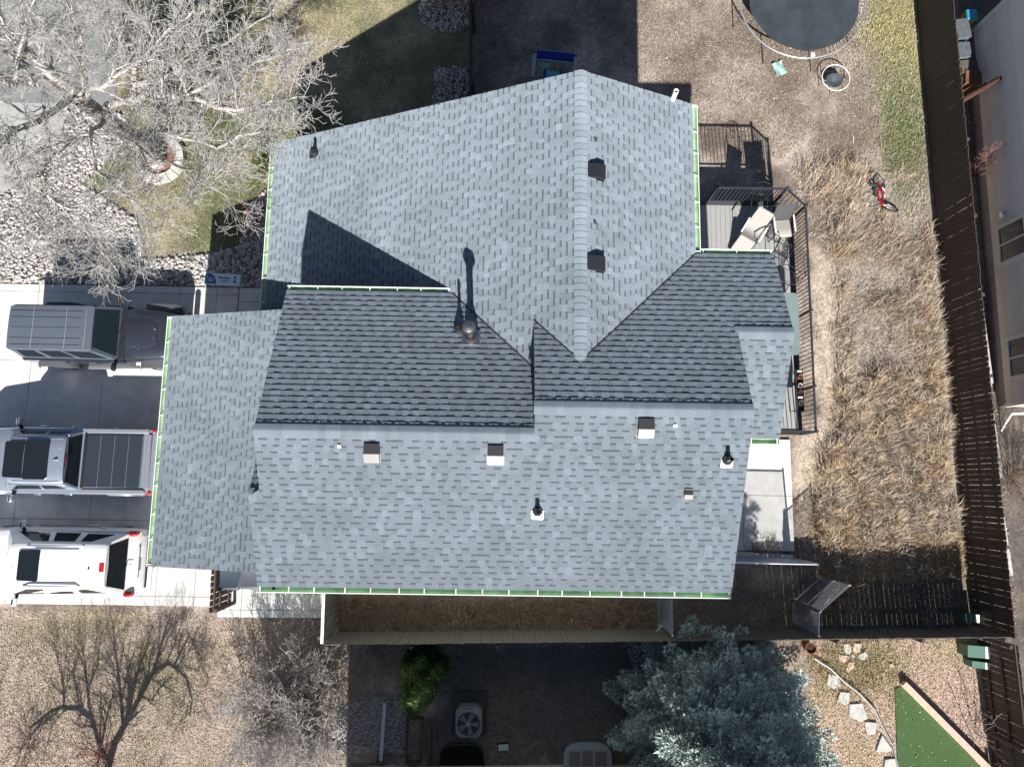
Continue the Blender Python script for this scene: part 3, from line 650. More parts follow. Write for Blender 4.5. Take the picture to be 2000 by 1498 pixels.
def metal_chair(label, px, py, rz, group=None):
    p = at(px, py, 1.5); e = thing('metal_chair', label, 'chair', (p.x, p.y, DZ + .003), rz, group)
    b = MB()
    for k in range(7): b.tube([(-.22, -.18 + .06 * k, .44), (.22, -.18 + .06 * k, .44)], .006, 5)
    b.tube([(-.22, -.2, .44), (.22, -.2, .44), (.22, .2, .44), (-.22, .2, .44)], .011, 6, closed=True); b.build('seat', FRM, e)
    b = MB(); b.tube([(-.22, -.2, .44), (-.34, -.19, .92), (-.36, 0, .97), (-.34, .19, .92), (-.22, .2, .44)], .011, 6)
    for k in range(5): b.tube([(-.23, -.14 + .07 * k, .46), (-.35, -.14 + .07 * k, .94)], .006, 5)
    for r in (.05, .09): b.tube([(-.29 - .0, r * math.cos(t), .7 + r * math.sin(t)) for t in (2 * math.pi * j / 14 for j in range(14))], .007, 5, closed=True)
    b.build('backrest', FRM, e)
    for s in (-1, 1):
        b = MB(); b.tube([(.2, s * .2, .44), (.26, s * .22, 0)], .012, 6); b.build('leg', FRM, e)
        b = MB(); b.tube([(-.2, s * .2, .44), (-.3, s * .22, 0)], .012, 6); b.build('leg', FRM, e)
        b = MB(); b.tube([(-.3, s * .21, .66), (.05, s * .23, .66), (.2, s * .22, .6), (.2, s * .2, .44)], .011, 6); b.build('arm', FRM, e)
    return e
metal_chair('black wrought metal chair beside the cream recliner', 1528, 487, math.radians(60))
metal_chair('black metal chair half under the roof edge below the gutter end', 1533, 540, math.radians(150))
metal_chair('black metal chair behind the recliner against the upper railing', 1478, 395, math.radians(-95))
# frosted glass table
FROST = mat('frosted_glass', (.25, .32, .32), .18, spec=.6, noise=.10, nscale=3, trans=.25)
tc_ = at(1538, 632, 1.82); t = thing('patio_table', 'long frosted glass table half hidden under the roof edge', 'table', (tc_.x - .12, tc_.y, DZ + .003), YAW)
b = MB(); ring = []
for cx_, cy_, a0 in ((.33, .76, 0), (-.33, .76, 90), (-.33, -.76, 180), (.33, -.76, 270)):
    for k in range(5): an = math.radians(a0 + 22.5 * k); ring.append((cx_ + .12 * math.cos(an), cy_ + .12 * math.sin(an)))
b.prism(ring, .70, .712); b.build('table_top', FROST, t)
b = MB(); b.tube([(x_ * .97, y_ * .97, .69) for x_, y_ in ring], .014, 6, closed=True); b.build('frame', FRM, t)
for sx_ in (-1, 1):
    for sy_ in (-1, 1): b = MB(); b.tube([(sx_ * .38, sy_ * .8, .69), (sx_ * .36, sy_ * .78, 0)], .016, 8); b.build('leg', FRM, t)
# planter tray on the deck with pots
tr = at(1553, 765, 1.35); t = thing('plant_stand', 'narrow black stand holding pots along the deck railing', 'stand', (tr.x, tr.y, DZ + .003), YAW)
b = MB(); b.box((0, 0, .52), (.17, 1.15, .02))
for s in (-1, 1): b.box((s * .085, 0, .56), (.012, 1.15, .08))
for s in (-1, 1): b.box((0, s * .575, .56), (.17, .012, .08))
b.build('tray', BLACKM, t)
for sx_ in (-1, 1):
    for sy_ in (-1, 1): b = MB(); b.box((sx_ * .07, sy_ * .54, .255), (.02, .02, .51)); b.build('leg', BLACKM, t)
c, s = math.cos(YAW), math.sin(YAW)
def on_stand(y): return (tr.x - s * y, tr.y + c * y, DZ + .535)
def pot(label, y, colr, r=.06, h=.1, fill=(.03, .025, .02)):
    o = on_stand(y); e = thing('flower_pot', label, 'pot', o)
    b = MB(); b.lathe([(r * .72, 0), (r, h), (r * 1.08, h), (r * 1.08, h - .015), (r * .9, h - .02)], (0, 0, 0), 16); b.build('pot', mat('pot_%d' % int(colr[0] * 1000), colr, .5), e, 40)
    b = MB(); b.lathe([(r * .9, 0), (r * .5, .006), (.001, .008)], (0, 0, h - .02), 12); b.build('soil', mat('pot_soil', (.03, .024, .018), .95), e)
pot('orange pot at the upper end of the black plant stand', .36, (.55, .17, .05), .065, .13)
pot('white rimmed pot second from the orange one', .12, (.75, .75, .73)); pot('small brown pot in the middle of the plant stand', -.06, (.2, .09, .06), .05)
pot('dark round pot with pale rim near the lower end of the stand', -.36, (.12, .12, .13), .07)
o = on_stand(.52); b = MB(); b.box((0, 0, .04), (.12, .07, .08), bev=.01); b.build('storage_box', WHITE, loc=o, label='small white box at the top end of the plant stand', cat='box')
o = on_stand(-.2); b = MB(); b.box((0, 0, .03), (.13, .06, .06), bev=.01); b.build('storage_box', WHITE, loc=o, label='small white box between two pots on the plant stand', cat='box')
# ================================================================ cars
def paint(n, c, flake=.3, rough=.32): return mat(n, c, rough, flake, coat=.8)
JP = paint('paint_charcoal', (.055, .063, .085), .55, .28); JT = mat('hardtop_grey', (.085, .102, .132), .55, spec=.4, noise=.05, nscale=4); SILV = paint('paint_silver', (.42, .47, .55), .6, .33); WP = paint('paint_white', (.80, .80, .79), 0, .3)
RED = mat('tail_red', (.42, .015, .02), .25, coat=.5); LENS = mat('clear_lens', (.7, .72, .74), .15); CHR = mat('chrome', (.7, .72, .75), .12, 1.0)
WG = mat('windshield_glass', (.013, .024, .031), .05, spec=.8); TRIM = mat('trim_black', (.016, .017, .019), .75, spec=.3)
def wheel(e, x, y, r=.38, w=.24):
    s = 1 if y > 0 else -1; b = MB(); b.lathe([(r * .6, -w / 2), (r * .93, -w / 2), (r, -w * .36), (r, w * .36), (r * .93, w / 2), (r * .6, w / 2)], (x, y, r), 26, (0, 1, 0), cap=False); b.lathe([(r * .6, 0), (r * .6, .002)], (x, y, r), 20, (0, 1, 0))
    wv = b.build('wheel', RUBBER, e, 35); b = MB(); b.lathe([(r * .6, .0), (r * .6, .03), (r * .5, .02), (r * .12, .03), (.001, .035)], (x, y + s * w * .42, r), 18, (0, s, 0)); b.build('rim', STEEL, wv, 35)
def frust(lo, hi):
    """cabin from lower & upper rectangles (x0,x1,halfwidth at x0, halfwidth at x1, z)"""
    (a0, a1, w0, w1, z0), (b0, b1, v0, v1, z1) = lo, hi
    return [Vector(p) for p in ((a0, -w0, z0), (a1, -w1, z0), (a1, w1, z0), (a0, w0, z0), (b0, -v0, z1), (b1, -v1, z1), (b1, v1, z1), (b0, v0, z1))]
def face_pt(q, u, v):   # q = 4 corners (bl, br, tr, tl)
    return q[0].lerp(q[1], u).lerp(q[3].lerp(q[2], u), v)
def pane(e, q, poly, m, name='window', off=.006, t=.012):
    n = (q[1] - q[0]).cross(q[3] - q[0]).normalized(); pts_ = [face_pt(q, u, v) + n * off for u, v in poly]
    b = MB(); b.slab(pts_, t); return b.build(name, m, e)
def rbox(n, e, c, d, m, bev=.05, sm=35, **k):
    b = MB(); b.box(c, d, bev=bev, **k); return b.build(n, m, e, sm)
def section(x, wb, wm, wt, zb, zm, zt, crown):
    r = [(wb, zb), (wm, zb + (zm - zb) * .35), (wm, zm), (wt + (wm - wt) * .35, zt - .02), (wt, zt), (wt * .5, zt + crown * .75), (0, zt + crown)]
    return [Vector((x, y, z)) for y, z in r] + [Vector((x, -y, z)) for y, z in r[-2::-1]]
def smooth_body(name, e, secs, m, sm=38):
    b = MB(); b.loft([section(*s_) for s_ in secs]); return b.build(name, m, e, sm)
# ---- boxy off-roader -------------------------------------------------
je = thing('off_road_car', 'dark grey boxy off road car parked nose in nearest the river rocks', 'car', (-10.82, 4.23, .04), YAW)
JW = .80
smooth_body('body', je, [(-2.72, .70, .78, .77, .45, .85, 1.10, .0), (-2.65, .78, JW + .01, JW, .42, .85, 1.12, .0), (-.05, .80, JW + .03, JW, .42, .85, 1.13, .0), (.12, .80, JW + .02, JW, .42, .85, 1.13, .01)], JP)
smooth_body('hood', je, [(.10, .70, .76, .70, .55, .95, 1.10, .035), (.5, .70, .75, .69, .55, .95, 1.10, .045), (1.1, .66, .70, .64, .55, .95, 1.08, .045), (1.42, .62, .66, .59, .55, .93, 1.05, .03), (1.50, .60, .62, .52, .55, .88, .98, .02)], JP)
b = MB(); b.loft([[Vector((x, y * w, z)) for y, z in ((-1, h0), (-.75, h), (0, h + .01), (.75, h), (1, h0))] + [Vector((x, 0, 1.0))] for x, w, h0, h in ((.16, .42, 1.13, 1.165), (.75, .40, 1.13, 1.165), (1.0, .3, 1.12, 1.14))]); b.build('hood_bulge', JP, je, 50)
lo = (-2.70, -.04, .73, .76, 1.12); hi = (-2.62, -.42, .615, .625, 1.80); q = frust(lo, hi)
b = MB(); b.add(q, [(0, 3, 2, 1), (0, 1, 5, 4), (1, 2, 6, 5), (2, 3, 7, 6), (3, 0, 4, 7)]); b.build('cabin', JT, je)
b = MB(); b.loft([[Vector((x, y * s_, z)) for y, z in ((-.635, 1.765), (-.60, 1.825), (-.3, 1.845), (0, 1.85), (.3, 1.845), (.60, 1.825), (.635, 1.765))] + [Vector((x, 0, 1.72))] for x, s_ in ((-2.70, .95), (-2.64, 1.0), (-.50, 1.02), (-.40, .99))]); b.build('roof', JT, je, 45)
for yy in (-.48, -.3, .0, .28, .46): rbox('roof_groove', je, (-1.68, yy, 1.8455 - .055 * max(0, abs(yy) - .25)), (1.9, .016, .012), TRIM, .002, 0)
for xx in (-2.05, -1.15, -.62): 
    b = MB(); b.tube([(xx, -.58, 1.832), (xx + .015, -.3, 1.849), (xx + .02, 0, 1.853), (xx + .015, .3, 1.849), (xx, .58, 1.832)], .007, 5); b.build('roof_seam', mat('seam_grey', (.3, .31, .32), .6), je)
for s in (-1, 1): rbox('drip_rail', je, (-1.5, s * .632, 1.77), (2.2, .02, .025), TRIM, .006)
Rf = [q[1], q[2], q[6], q[5]]; pane(je, Rf, [(.06, .08), (.94, .08), (.92, .95), (.08, .95)], WG, 'windshield')
Sd = [q[0], q[1], q[5], q[4]]; Sl = [q[2], q[3], q[7], q[6]]; Rr = [q[3], q[0], q[4], q[7]]
for poly in ([(.05, .16), (.28, .16), (.27, .86), (.06, .86)], [(.34, .16), (.60, .16), (.58, .86), (.33, .86)], [(.65, .16), (.94, .16), (.93, .86), (.63, .86)]):
    pane(je, Sd, poly, GLASSD, 'side_window'); pane(je, Sl, [(1 - u, v) for u, v in poly][::-1], GLASSD, 'side_window')
pane(je, Rr, [(.1, .15), (.9, .15), (.88, .85), (.12, .85)], GLASSD, 'rear_window')
for x_ in (-1.95, .95):
    for s in (-1, 1):
        wheel(je, x_, s * .76, .39, .25)
        b = MB(); b.loft([[Vector((x_ + xx, s * yy, zz)) for yy, zz in ((.70, z_ + .02), (.93, z_), (.94, z_ - .06), (.72, z_ - .05))] for xx, z_ in ((-.58, .62), (-.46, .86), (-.3, .93), (.3, .93), (.46, .86), (.56, .66))]); b.build('fender_flare', mat('flare_grey', (.075, .08, .09), .6), je, 40)
for s in (-1, 1):
    rbox('side_step', je, (-.5, s * .86, .42), (1.5, .12, .06), mat('step_grey', (.3, .31, .32), .4, .6), .02)
    rbox('mirror', je, (-.08, s * .98, 1.22), (.11, .22, .16), TRIM, .04); b = MB(); b.bar((-.06, s * .78, 1.14), (-.06, s * .90, 1.2), .05, .05); b.build('mirror_arm', TRIM, je)
    rbox('tail_light', je, (-2.71, s * .70, .95), (.06, .10, .2), RED, .02); rbox('door_handle', je, (-.62, s * .838, 1.0), (.16, .03, .035), TRIM, .01); rbox('door_handle', je, (-1.5, s * .838, 1.0), (.16, .03, .035), TRIM, .01)
    b = MB(); b.lathe([(.09, 0), (.09, .02), (.07, .035)], (1.5, s * .42, .84), 16, (1, 0, 0)); b.build('headlight', LENS, je, 40)
rbox('cowl', je, (.04, 0, 1.125), (.10, 1.46, .05), TRIM, .02)
for y0 in (-.1, .42): b = MB(); b.tube([(.10, y0, 1.16), (.02, y0 - .18, 1.2), (-.05, y0 - .45, 1.19)], .009, 5); b.build('wiper', TRIM, je)
rbox('front_bumper', je, (1.62, 0, .58), (.16, 1.5, .16), TRIM, .04); rbox('rear_bumper', je, (-2.78, 0, .55), (.14, 1.5, .16), TRIM, .04)
b = MB(); b.lathe([(.2, 0), (.36, 0), (.385, .05), (.385, .17), (.36, .22), (.18, .22), (.17, .18), (.001, .19)], (-2.74, 0, 1.0), 26, (-1, 0, 0)); b.build('spare_wheel', RUBBER, je, 35)
b = MB(); b.tube([(.15, .82, 1.12), (.14, .83, 1.75)], .004, 5); b.build('antenna', TRIM, je)
fl = MB()
for k in range(26):
    xx, yy = random.gauss(.62, .25), random.gauss(-.1, .24)
    if not .2 < xx < 1.3 or abs(yy) > .5: continue
    r = random.choice((.006, .009, .013, .016)); fl.lathe([(r, 0), (r * .8, .004)], (xx, yy, 1.153 + .006 - abs(yy) * .05), 6)
fo = fl.build('dropping_spots', mat('droppings', (.75, .74, .7), .8), je); fo['label'] = 'pale droppings spattered on the hood'
# ---- silver pickup ----------------------------------------------------
tk = thing('pickup_truck', 'silver pickup truck with black folding bed cover parked in the middle', 'pickup truck', (-11.66, .655, .04), math.pi + YAW)
# local x forward (to the photo's left); cab rear at x=0
smooth_body('body', tk, [(-1.98, .74, .86, .80, .5, .95, 1.10, .0), (-1.90, .84, .915, .86, .48, .95, 1.14, .0), (-.1, .86, .925, .875, .45, .92, 1.16, .0), (.1, .86, .925, .88, .45, .92, 1.16, .0), (1.6, .86, .925, .88, .45, .92, 1.12, .0), (2.0, .86, .92, .84, .45, .9, 1.08, .05), (3.0, .80, .88, .74, .45, .85, 1.00, .05), (3.3, .6, .74, .6, .5, .8, .9, .02)], SILV)
lo = (-.02, 1.98, .80, .82, 1.14); hi = (.13, 1.52, .61, .63, 1.72); q = frust(lo, hi)
b = MB(); b.add(q, [(0, 3, 2, 1), (0, 1, 5, 4), (1, 2, 6, 5), (2, 3, 7, 6), (3, 0, 4, 7)]); b.build('cabin', SILV, tk)
b = MB(); b.loft([[Vector((x, y * s_, z)) for y, z in ((-.655, 1.66), (-.635, 1.715), (-.56, 1.75), (-.3, 1.775), (0, 1.78), (.3, 1.775), (.56, 1.75), (.635, 1.715), (.655, 1.66))] + [Vector((x, 0, 1.6))] for x, s_ in ((.07, .97), (.14, 1.0), (.8, 1.015), (1.45, 1.0), (1.55, .96))]); b.build('roof', SILV, tk, 45)
for y0 in (-.57, .57): rbox('roof_ditch', tk, (.78, y0, 1.752), (1.25, .02, .012), mat('silver_dark', (.2, .22, .26), .4, .5), .004)
b = MB(); b.prism([(.48, -.50), (.53, -.53), (1.08, -.53), (1.13, -.48), (1.13, .48), (1.08, .53), (.53, .53), (.48, .48)], 1.76, 1.792); sr = b.build('sunroof', GLASSD, tk)
b = MB(); b.prism([(1.15, -.50), (1.62, -.48), (1.66, -.44), (1.66, .44), (1.62, .48), (1.15, .50)], 1.74, 1.786); sr = b.build('sunroof', GLASSD, tk)
b = MB(); b.loft([[Vector((.28 + x, y, z)) for y, z in ((-w, 1.77), (0, h), (w, 1.77))] for x, w, h in ((-.06, .025, 1.80), (-.03, .03, 1.85), (.06, .022, 1.81), (.1, .004, 1.785))]); b.build('antenna_fin', SILV, tk, 40)
for y0 in (-.3, .3): rbox('roof_rib', tk, (.27, y0, 1.768), (.2, .035, .02), SILV, .008)
rbox('brake_light', tk, (.07, .02, 1.72), (.05, .36, .04), BLACKM, .01); rbox('brake_lens', tk, (.05, .02, 1.715), (.03, .2, .03), RED, .006)
Rr = [q[3], q[0], q[4], q[7]]; pane(tk, Rr, [(.04, .06), (.96, .06), (.95, .92), (.05, .92)], GLASSD, 'rear_window')
Sd = [q[0], q[1], q[5], q[4]]; Sl = [q[2], q[3], q[7], q[6]]; Fr = [q[1], q[2], q[6], q[5]]
pane(tk, Fr, [(.05, .06), (.95, .06), (.93, .94), (.07, .94)], WG, 'windshield')
for poly in ([(.14, .12), (.44, .12), (.42, .86), (.2, .80)], [(.48, .12), (.90, .12), (.80, .86), (.46, .86)]):
    pane(tk, Sd, poly, GLASSD, 'side_window'); pane(tk, Sl, [(1 - u, v) for u, v in poly][::-1], GLASSD, 'side_window')
# bed: rails, cover panels, tailgate
for s in (-1, 1): rbox('bed_rail', tk, (-.98, s * .83, 1.165), (1.72, .13, .05), mat('rail_cap', (.2, .215, .235), .5), .02)
COVER = mat('cover_black', (.022, .03, .044), .5, noise=.15, nscale=40, bump=.1, bscale=120)
for k in range(4): 
    b = MB(); b.box((-.34 - .385 * k, 0, 1.178), (.375, 1.44, .03), bev=.008); b.build('cover_panel', COVER, tk)
    rbox('cover_seam', tk, (-.535 - .385 * k + .002, 0, 1.176), (.008, 1.42, .03), mat('seam_pale', (.28, .26, .24), .6), .002, 0)
rbox('cover_header', tk, (-.11, 0, 1.172), (.07, 1.5, .04), TRIM, .01)
rbox('tailgate', tk, (-1.885, 0, .90), (.09, 1.52, .50), SILV, .03); rbox('tailgate_cap', tk, (-1.86, 0, 1.165), (.12, 1.5, .04), mat('rail_cap', (.2, .215, .235), .5), .015)
rbox('badge', tk, (-1.935, 0, .98), (.02, .14, .06), CHR, .01)
rbox('rear_bumper', tk, (-2.03, 0, .60), (.18, 1.7, .2), CHR, .05)
for s in (-1, 1):
    rbox('tail_light', tk, (-1.90, s * .845, .99), (.17, .12, .30), RED, .03); rbox('mirror', tk, (1.74, s * 1.04, 1.2), (.13, .24, .2), SILV, .05); b = MB(); b.bar((1.70, s * .86, 1.14), (1.72, s * .96, 1.18), .07, .06); b.build('mirror_arm', TRIM, tk)
    for xx in (.32, 1.18): rbox('door_handle', tk, (xx, s * .945, .98), (.2, .045, .05), CHR, .015)
    rbox('roof_edge', tk, (.8, s * .665, 1.655), (1.5, .03, .04), SILV, .012)
    for x_ in (-1.02, 2.5):
        wheel(tk, x_, s * .80, .37, .24)
        b = MB(); b.loft([[Vector((x_ + xx, s * yy, zz)) for yy, zz in ((.85, z_ + .03), (.95, z_), (.95, z_ - .05), (.86, z_ - .05))] for xx, z_ in ((-.5, .55), (-.42, .78), (-.25, .9), (.25, .9), (.42, .78), (.5, .55))]); b.build('wheel_arch', SILV, tk, 40)
# ---- white suv ---------------------------------------------------------
sv = thing('suv', 'white suv with black sunroof and tinted rear window parked by the leaf litter', 'car', (-10.42, -2.12, .04), math.pi + YAW)
smooth_body('body', sv, [(-.55, .66, .76, .68, .4, .62, .74, .0), (-.42, .80, .88, .78, .36, .75, .98, .0), (-.2, .84, .915, .84, .34, .8, 1.08, .0), (.4, .86, .93, .87, .33, .8, 1.10, .0), (2.7, .86, .93, .87, .33, .8, 1.08, .0), (3.1, .86, .92, .83, .33, .8, 1.04, .06), (3.9, .82, .88, .74, .34, .78, .96, .06), (4.2, .6, .74, .6, .4, .7, .84, .02)], WP)
lo = (-.22, 3.05, .80, .865, 1.08); hi = (.08, 2.52, .545, .56, 1.70); q = frust(lo, hi)
b = MB(); b.add(q, [(0, 3, 2, 1), (0, 1, 5, 4), (1, 2, 6, 5), (2, 3, 7, 6), (3, 0, 4, 7)]); b.build('cabin', WP, sv)
b = MB(); b.loft([[Vector((x, y * s_, z)) for y, z in ((-.575, 1.65), (-.555, 1.705), (-.49, 1.735), (-.3, 1.76), (0, 1.768), (.3, 1.76), (.49, 1.735), (.555, 1.705), (.575, 1.65))] + [Vector((x, 0, 1.6))] for x, s_ in ((.0, .95), (.08, 1.0), (1.2, 1.02), (2.4, 1.0), (2.56, .95))]); b.build('roof', WP, sv, 45)
b = MB(); b.prism([(1.72, -.37), (1.76, -.40), (2.24, -.385), (2.27, -.35), (2.27, .35), (2.24, .385), (1.76, .40), (1.72, .37)], 1.745, 1.776); b.build('sunroof', GLASSD, sv)
Sd = [q[0], q[1], q[5], q[4]]; Sl = [q[2], q[3], q[7], q[6]]; Fr = [q[1], q[2], q[6], q[5]]; Rr = [q[3], q[0], q[4], q[7]]
pane(sv, Rr, [(.07, .04), (.93, .04), (.95, .90), (.05, .90)], GLASSD, 'rear_window'); pane(sv, Fr, [(.05, .06), (.95, .06), (.93, .96), (.07, .96)], mat('windshield_green', (.10, .14, .13), .06, spec=.7), 'windshield')
for poly in ([(.10, .12), (.33, .12), (.31, .74), (.20, .74)], [(.39, .10), (.60, .10), (.58, .76), (.37, .76)], [(.65, .10), (.92, .10), (.80, .78), (.63, .78)]):
    pane(sv, Sd, poly, GLASSD, 'side_window'); pane(sv, Sl, [(1 - u, v) for u, v in poly][::-1], GLASSD, 'side_window')
for s in (-1, 1):
    b = MB(); b.tube([(.62, s * .515, 1.735), (.72, s * .51, 1.79), (1.95, s * .51, 1.79), (2.1, s * .515, 1.74)], .022, 8); b.build('roof_rail', mat('rail_silver', (.45, .48, .54), .35, .7), sv, 40)
    rbox('tail_light', sv, (-.30, s * .80, 1.0), (.26, .14, .28), RED, .05); rbox('reverse_light', sv, (-.41, s * .81, .90), (.1, .1, .1), LENS, .03)
    rbox('mirror', sv, (2.66, s * 1.02, 1.15), (.12, .24, .2), WP, .05); b = MB(); b.bar((2.62, s * .84, 1.10), (2.64, s * .95, 1.14), .06, .06); b.build('mirror_arm', TRIM, sv)
    rbox('roof_pad', sv, (1.3, s * .43, 1.76), (1.15, .03, .012), mat('rail_silver', (.45, .48, .54), .35, .7), .004)
    for xx in (.55, 1.5): rbox('door_handle', sv, (xx, s * .935, .95), (.18, .03, .04), WP, .012)
    for x_ in (.45, 3.3): wheel(sv, x_, s * .80, .37, .24)
    rbox('side_step', sv, (1.85, s * .92, .36), (1.7, .12, .05), mat('step_grey', (.3, .31, .32), .4, .6), .02)
rbox('brake_light', sv, (.09, .02, 1.762), (.14, .24, .03), RED, .012); rbox('roof_camera', sv, (.42, .05, 1.775), (.05, .06, .03), TRIM, .01); rbox('antenna_base', sv, (2.42, .02, 1.765), (.03, .03, .03), TRIM, .008)
rbox('rear_bumper', sv, (-.52, 0, .58), (.3, 1.72, .26), WP, .09); rbox('bumper_step', sv, (-.50, 0, .715), (.2, 1.35, .02), TRIM, .008)
rbox('license_plate', sv, (-.475, .02, .86), (.02, .34, .16), mat('plate', (.25, .27, .3), .5), .006, ry=.25); b = MB(); b.tube([(-.35, 0, 1.09), (-.24, .02, 1.16), (-.20, .34, 1.24)], .011, 6); b.build('rear_wiper', TRIM, sv)
rbox('tailgate_trim', sv, (-.455, 0, .97), (.03, .9, .05), LENS, .012, ry=.3)
# ================================================================ plants
def tubes_np(P0, P1, R0, R1, n=3):
    P0, P1 = np.asarray(P0, float), np.asarray(P1, float); R0, R1 = np.asarray(R0), np.asarray(R1); k = len(P0)
    d = P1 - P0; L = np.linalg.norm(d, axis=1, keepdims=True); d = d / np.maximum(L, 1e-9)
    ref = np.where(np.abs(d[:, 2:3]) < .9, np.array([[0, 0, 1.]]), np.array([[1., 0, 0]])); u = np.cross(d, ref); u /= np.linalg.norm(u, axis=1, keepdims=True); w = np.cross(d, u)
    V = np.zeros((k, 2 * n, 3))
    for j in range(n):
        a = 2 * math.pi * j / n; o = u * math.cos(a) + w * math.sin(a); V[:, j] = P0 + o * R0[:, None]; V[:, n + j] = P1 + o * R1[:, None]
    F = np.array([[j, (j + 1) % n, n + (j + 1) % n, n + j] for j in range(n)])
    return V.reshape(-1, 3), (F[None] + (np.arange(k) * 2 * n)[:, None, None]).reshape(-1, 4)
class Tree:
    def __init__(s, seed, rmin=.0032): s.rmin = rmin; s.r = random.Random(seed); s.seg = [[], [], [], [], []]
    def limb(s, pts, r0, r1, lvl, kids, **k):
        """polyline limb; returns nothing, spawns children recursively"""
        n = len(pts); tot = 0; pts = [Vector(p) for p in pts]
        for i in range(n - 1):
            a = r0 + (r1 - r0) * i / (n - 1); b = r0 + (r1 - r0) * (i + 1) / (n - 1); s.seg[lvl].append((pts[i], pts[i + 1], a, b))
        if lvl + 1 < len(kids): s.spawn(pts, r0, r1, lvl + 1, kids, **k)
    def spawn(s, pts, r0, r1, lvl, kids, start=.12, up=.15):
        step, ln, ang = kids[lvl]; r = s.r; L = sum((pts[i + 1] - pts[i]).length for i in range(len(pts) - 1)); t = L * start + r.random() * step
        while t < L:
            q = t; i = 0
            while i < len(pts) - 2 and q > (pts[i + 1] - pts[i]).length: q -= (pts[i + 1] - pts[i]).length; i += 1
            e = pts[i + 1] - pts[i]; p = pts[i] + e * min(1, q / max(e.length, 1e-6)); d = e.normalized()
            ax = d.orthogonal().normalized(); ax.rotate(Matrix.Rotation(r.uniform(0, 6.283), 3, d)); nd = d.copy(); nd.rotate(Matrix.Rotation(math.radians(r.gauss(ang, 14)), 3, ax))
            nd = (nd + Vector((0, 0, up))).normalized(); l = ln * r.uniform(.55, 1.25) * (1 - .45 * t / L); k = 3 if lvl < 3 else (2 if lvl == 3 else 1); c = [p]; rr = (r0 + (r1 - r0) * t / L) * .55
            rr = max(rr, s.rmin * 1.2)
            for j in range(k):
                nd = (nd + Vector((r.gauss(0, .22), r.gauss(0, .22), r.gauss(.04, .18)))).normalized(); c.append(c[-1] + nd * (l / k))
            s.limb(c, rr, max(s.rmin, rr * .35), lvl, kids, up=up); t += step * r.uniform(.6, 1.4)
    def mesh(s, name, lv, m, n=3, off=(0, 0, 0)):
        sg = [q for l in lv for q in s.seg[l]]; o = np.array(off)
        V, F = tubes_np([tuple(q[0]) for q in sg], [tuple(q[1]) for q in sg], [q[2] for q in sg], [q[3] for q in sg], n); return mesh_np(name, V - o, F, m, None, n > 4)
TWIG = mat('twig_grey', (.37, .36, .35), .85, noise=.15, nscale=8); TWIGD = mat('twig_dark', (.20, .175, .165), .9); TWIGR = mat('twig_red', (.20, .06, .07), .85)
BARKL = mat('bark_pale', (.40, .375, .35), .85, noise=.35, nscale=9, bump=.6, bscale=30)
# ---- big bare tree ---------------------------------------------------
T = Tree(3, .0041); A_ = lambda x, y, z: at(x, y, z)
base = Vector((-10.72, 9.92, 0)); crotch = at(152, 192, 4.35)
trunk = [base + Vector((0, 0, -.05)), base + Vector((.02, -.05, .5)), base.lerp(crotch, .45) + Vector((.05, .03, 0)), base.lerp(crotch, .8) + Vector((-.03, .04, 0)), crotch]
kids = [None, (.225, 1.7, 44), (.145, .9, 42), (.105, .42, 42), (.14, .2, 40)]
fork = base.lerp(crotch, .72); fork2 = base.lerp(crotch, .6)
limbs = [
 ([crotch, A_(110, 150, 5.0), A_(60, 105, 5.7), A_(25, 70, 6.3), A_(-20, 10, 7.1)], .15, .03),
 ([crotch, A_(90, 165, 5.0), A_(30, 160, 5.5), A_(-60, 175, 6.2), A_(-150, 150, 6.8)], .12, .03),
 ([fork, A_(220, 205, 3.9), A_(268, 192, 4.3), A_(345, 192, 4.8), A_(400, 207, 5.1), A_(465, 218, 5.4), A_(540, 195, 5.8), A_(598, 190, 6.1)], .12, .015),
 ([A_(262, 192, 4.25), A_(262, 150, 4.8), A_(250, 105, 5.3), A_(226, 70, 5.8), A_(225, 20, 6.5)], .085, .02),
 ([A_(268, 165, 4.6), A_(340, 146, 5.1), A_(378, 112, 5.5), A_(440, 85, 6.0), A_(530, 30, 6.8)], .075, .014),
 ([crotch, A_(160, 130, 5.2), A_(150, 70, 6.0), A_(140, 10, 6.9)], .10, .025),
 ([fork2, A_(262, 262, 3.6), A_(330, 262, 4.3), A_(420, 285, 4.8), A_(490, 262, 5.2), A_(565, 255, 5.6)], .065, .012),
 ([crotch, A_(90, 225, 5.0), A_(20, 265, 5.4), A_(20, 320, 5.5), A_(90, 380, 5.3), A_(170, 450, 5.0), A_(230, 530, 4.7)], .085, .012),
 ([A_(20, 265, 5.4), A_(-50, 330, 5.8), A_(-30, 420, 5.6), A_(20, 500, 5.3)], .06, .012),
 ([fork, A_(175, 270, 4.5), A_(190, 330, 4.9), A_(250, 385, 5.0), A_(330, 420, 4.9)], .055, .010),
 ([A_(90, 380, 5.3), A_(160, 420, 5.2), A_(235, 440, 5.0), A_(280, 500, 4.7)], .035, .008),
 ([A_(345, 192, 4.8), A_(420, 160, 5.4), A_(500, 120, 6.0), A_(590, 95, 6.5)], .05, .010),
 ([crotch, A_(200, 170, 5.3), A_(300, 90, 6.3), A_(380, 20, 7.2)], .07, .014),
 ([A_(175, 270, 4.5), A_(110, 300, 5.0), A_(60, 400, 5.2), A_(120, 500, 4.9)], .045, .010),
 ([fork2, A_(300, 310, 3.8), A_(380, 350, 4.3), A_(450, 390, 4.6)], .045, .009),
 ([A_(-20, 10, 7.1), A_(60, -40, 7.4), A_(160, -60, 7.6)], .04, .012), ([A_(30, 160, 5.5), A_(40, 60, 6.6), A_(90, -20, 7.4)], .05, .012)]
T.limb(trunk, .30, .19, 0, [None])
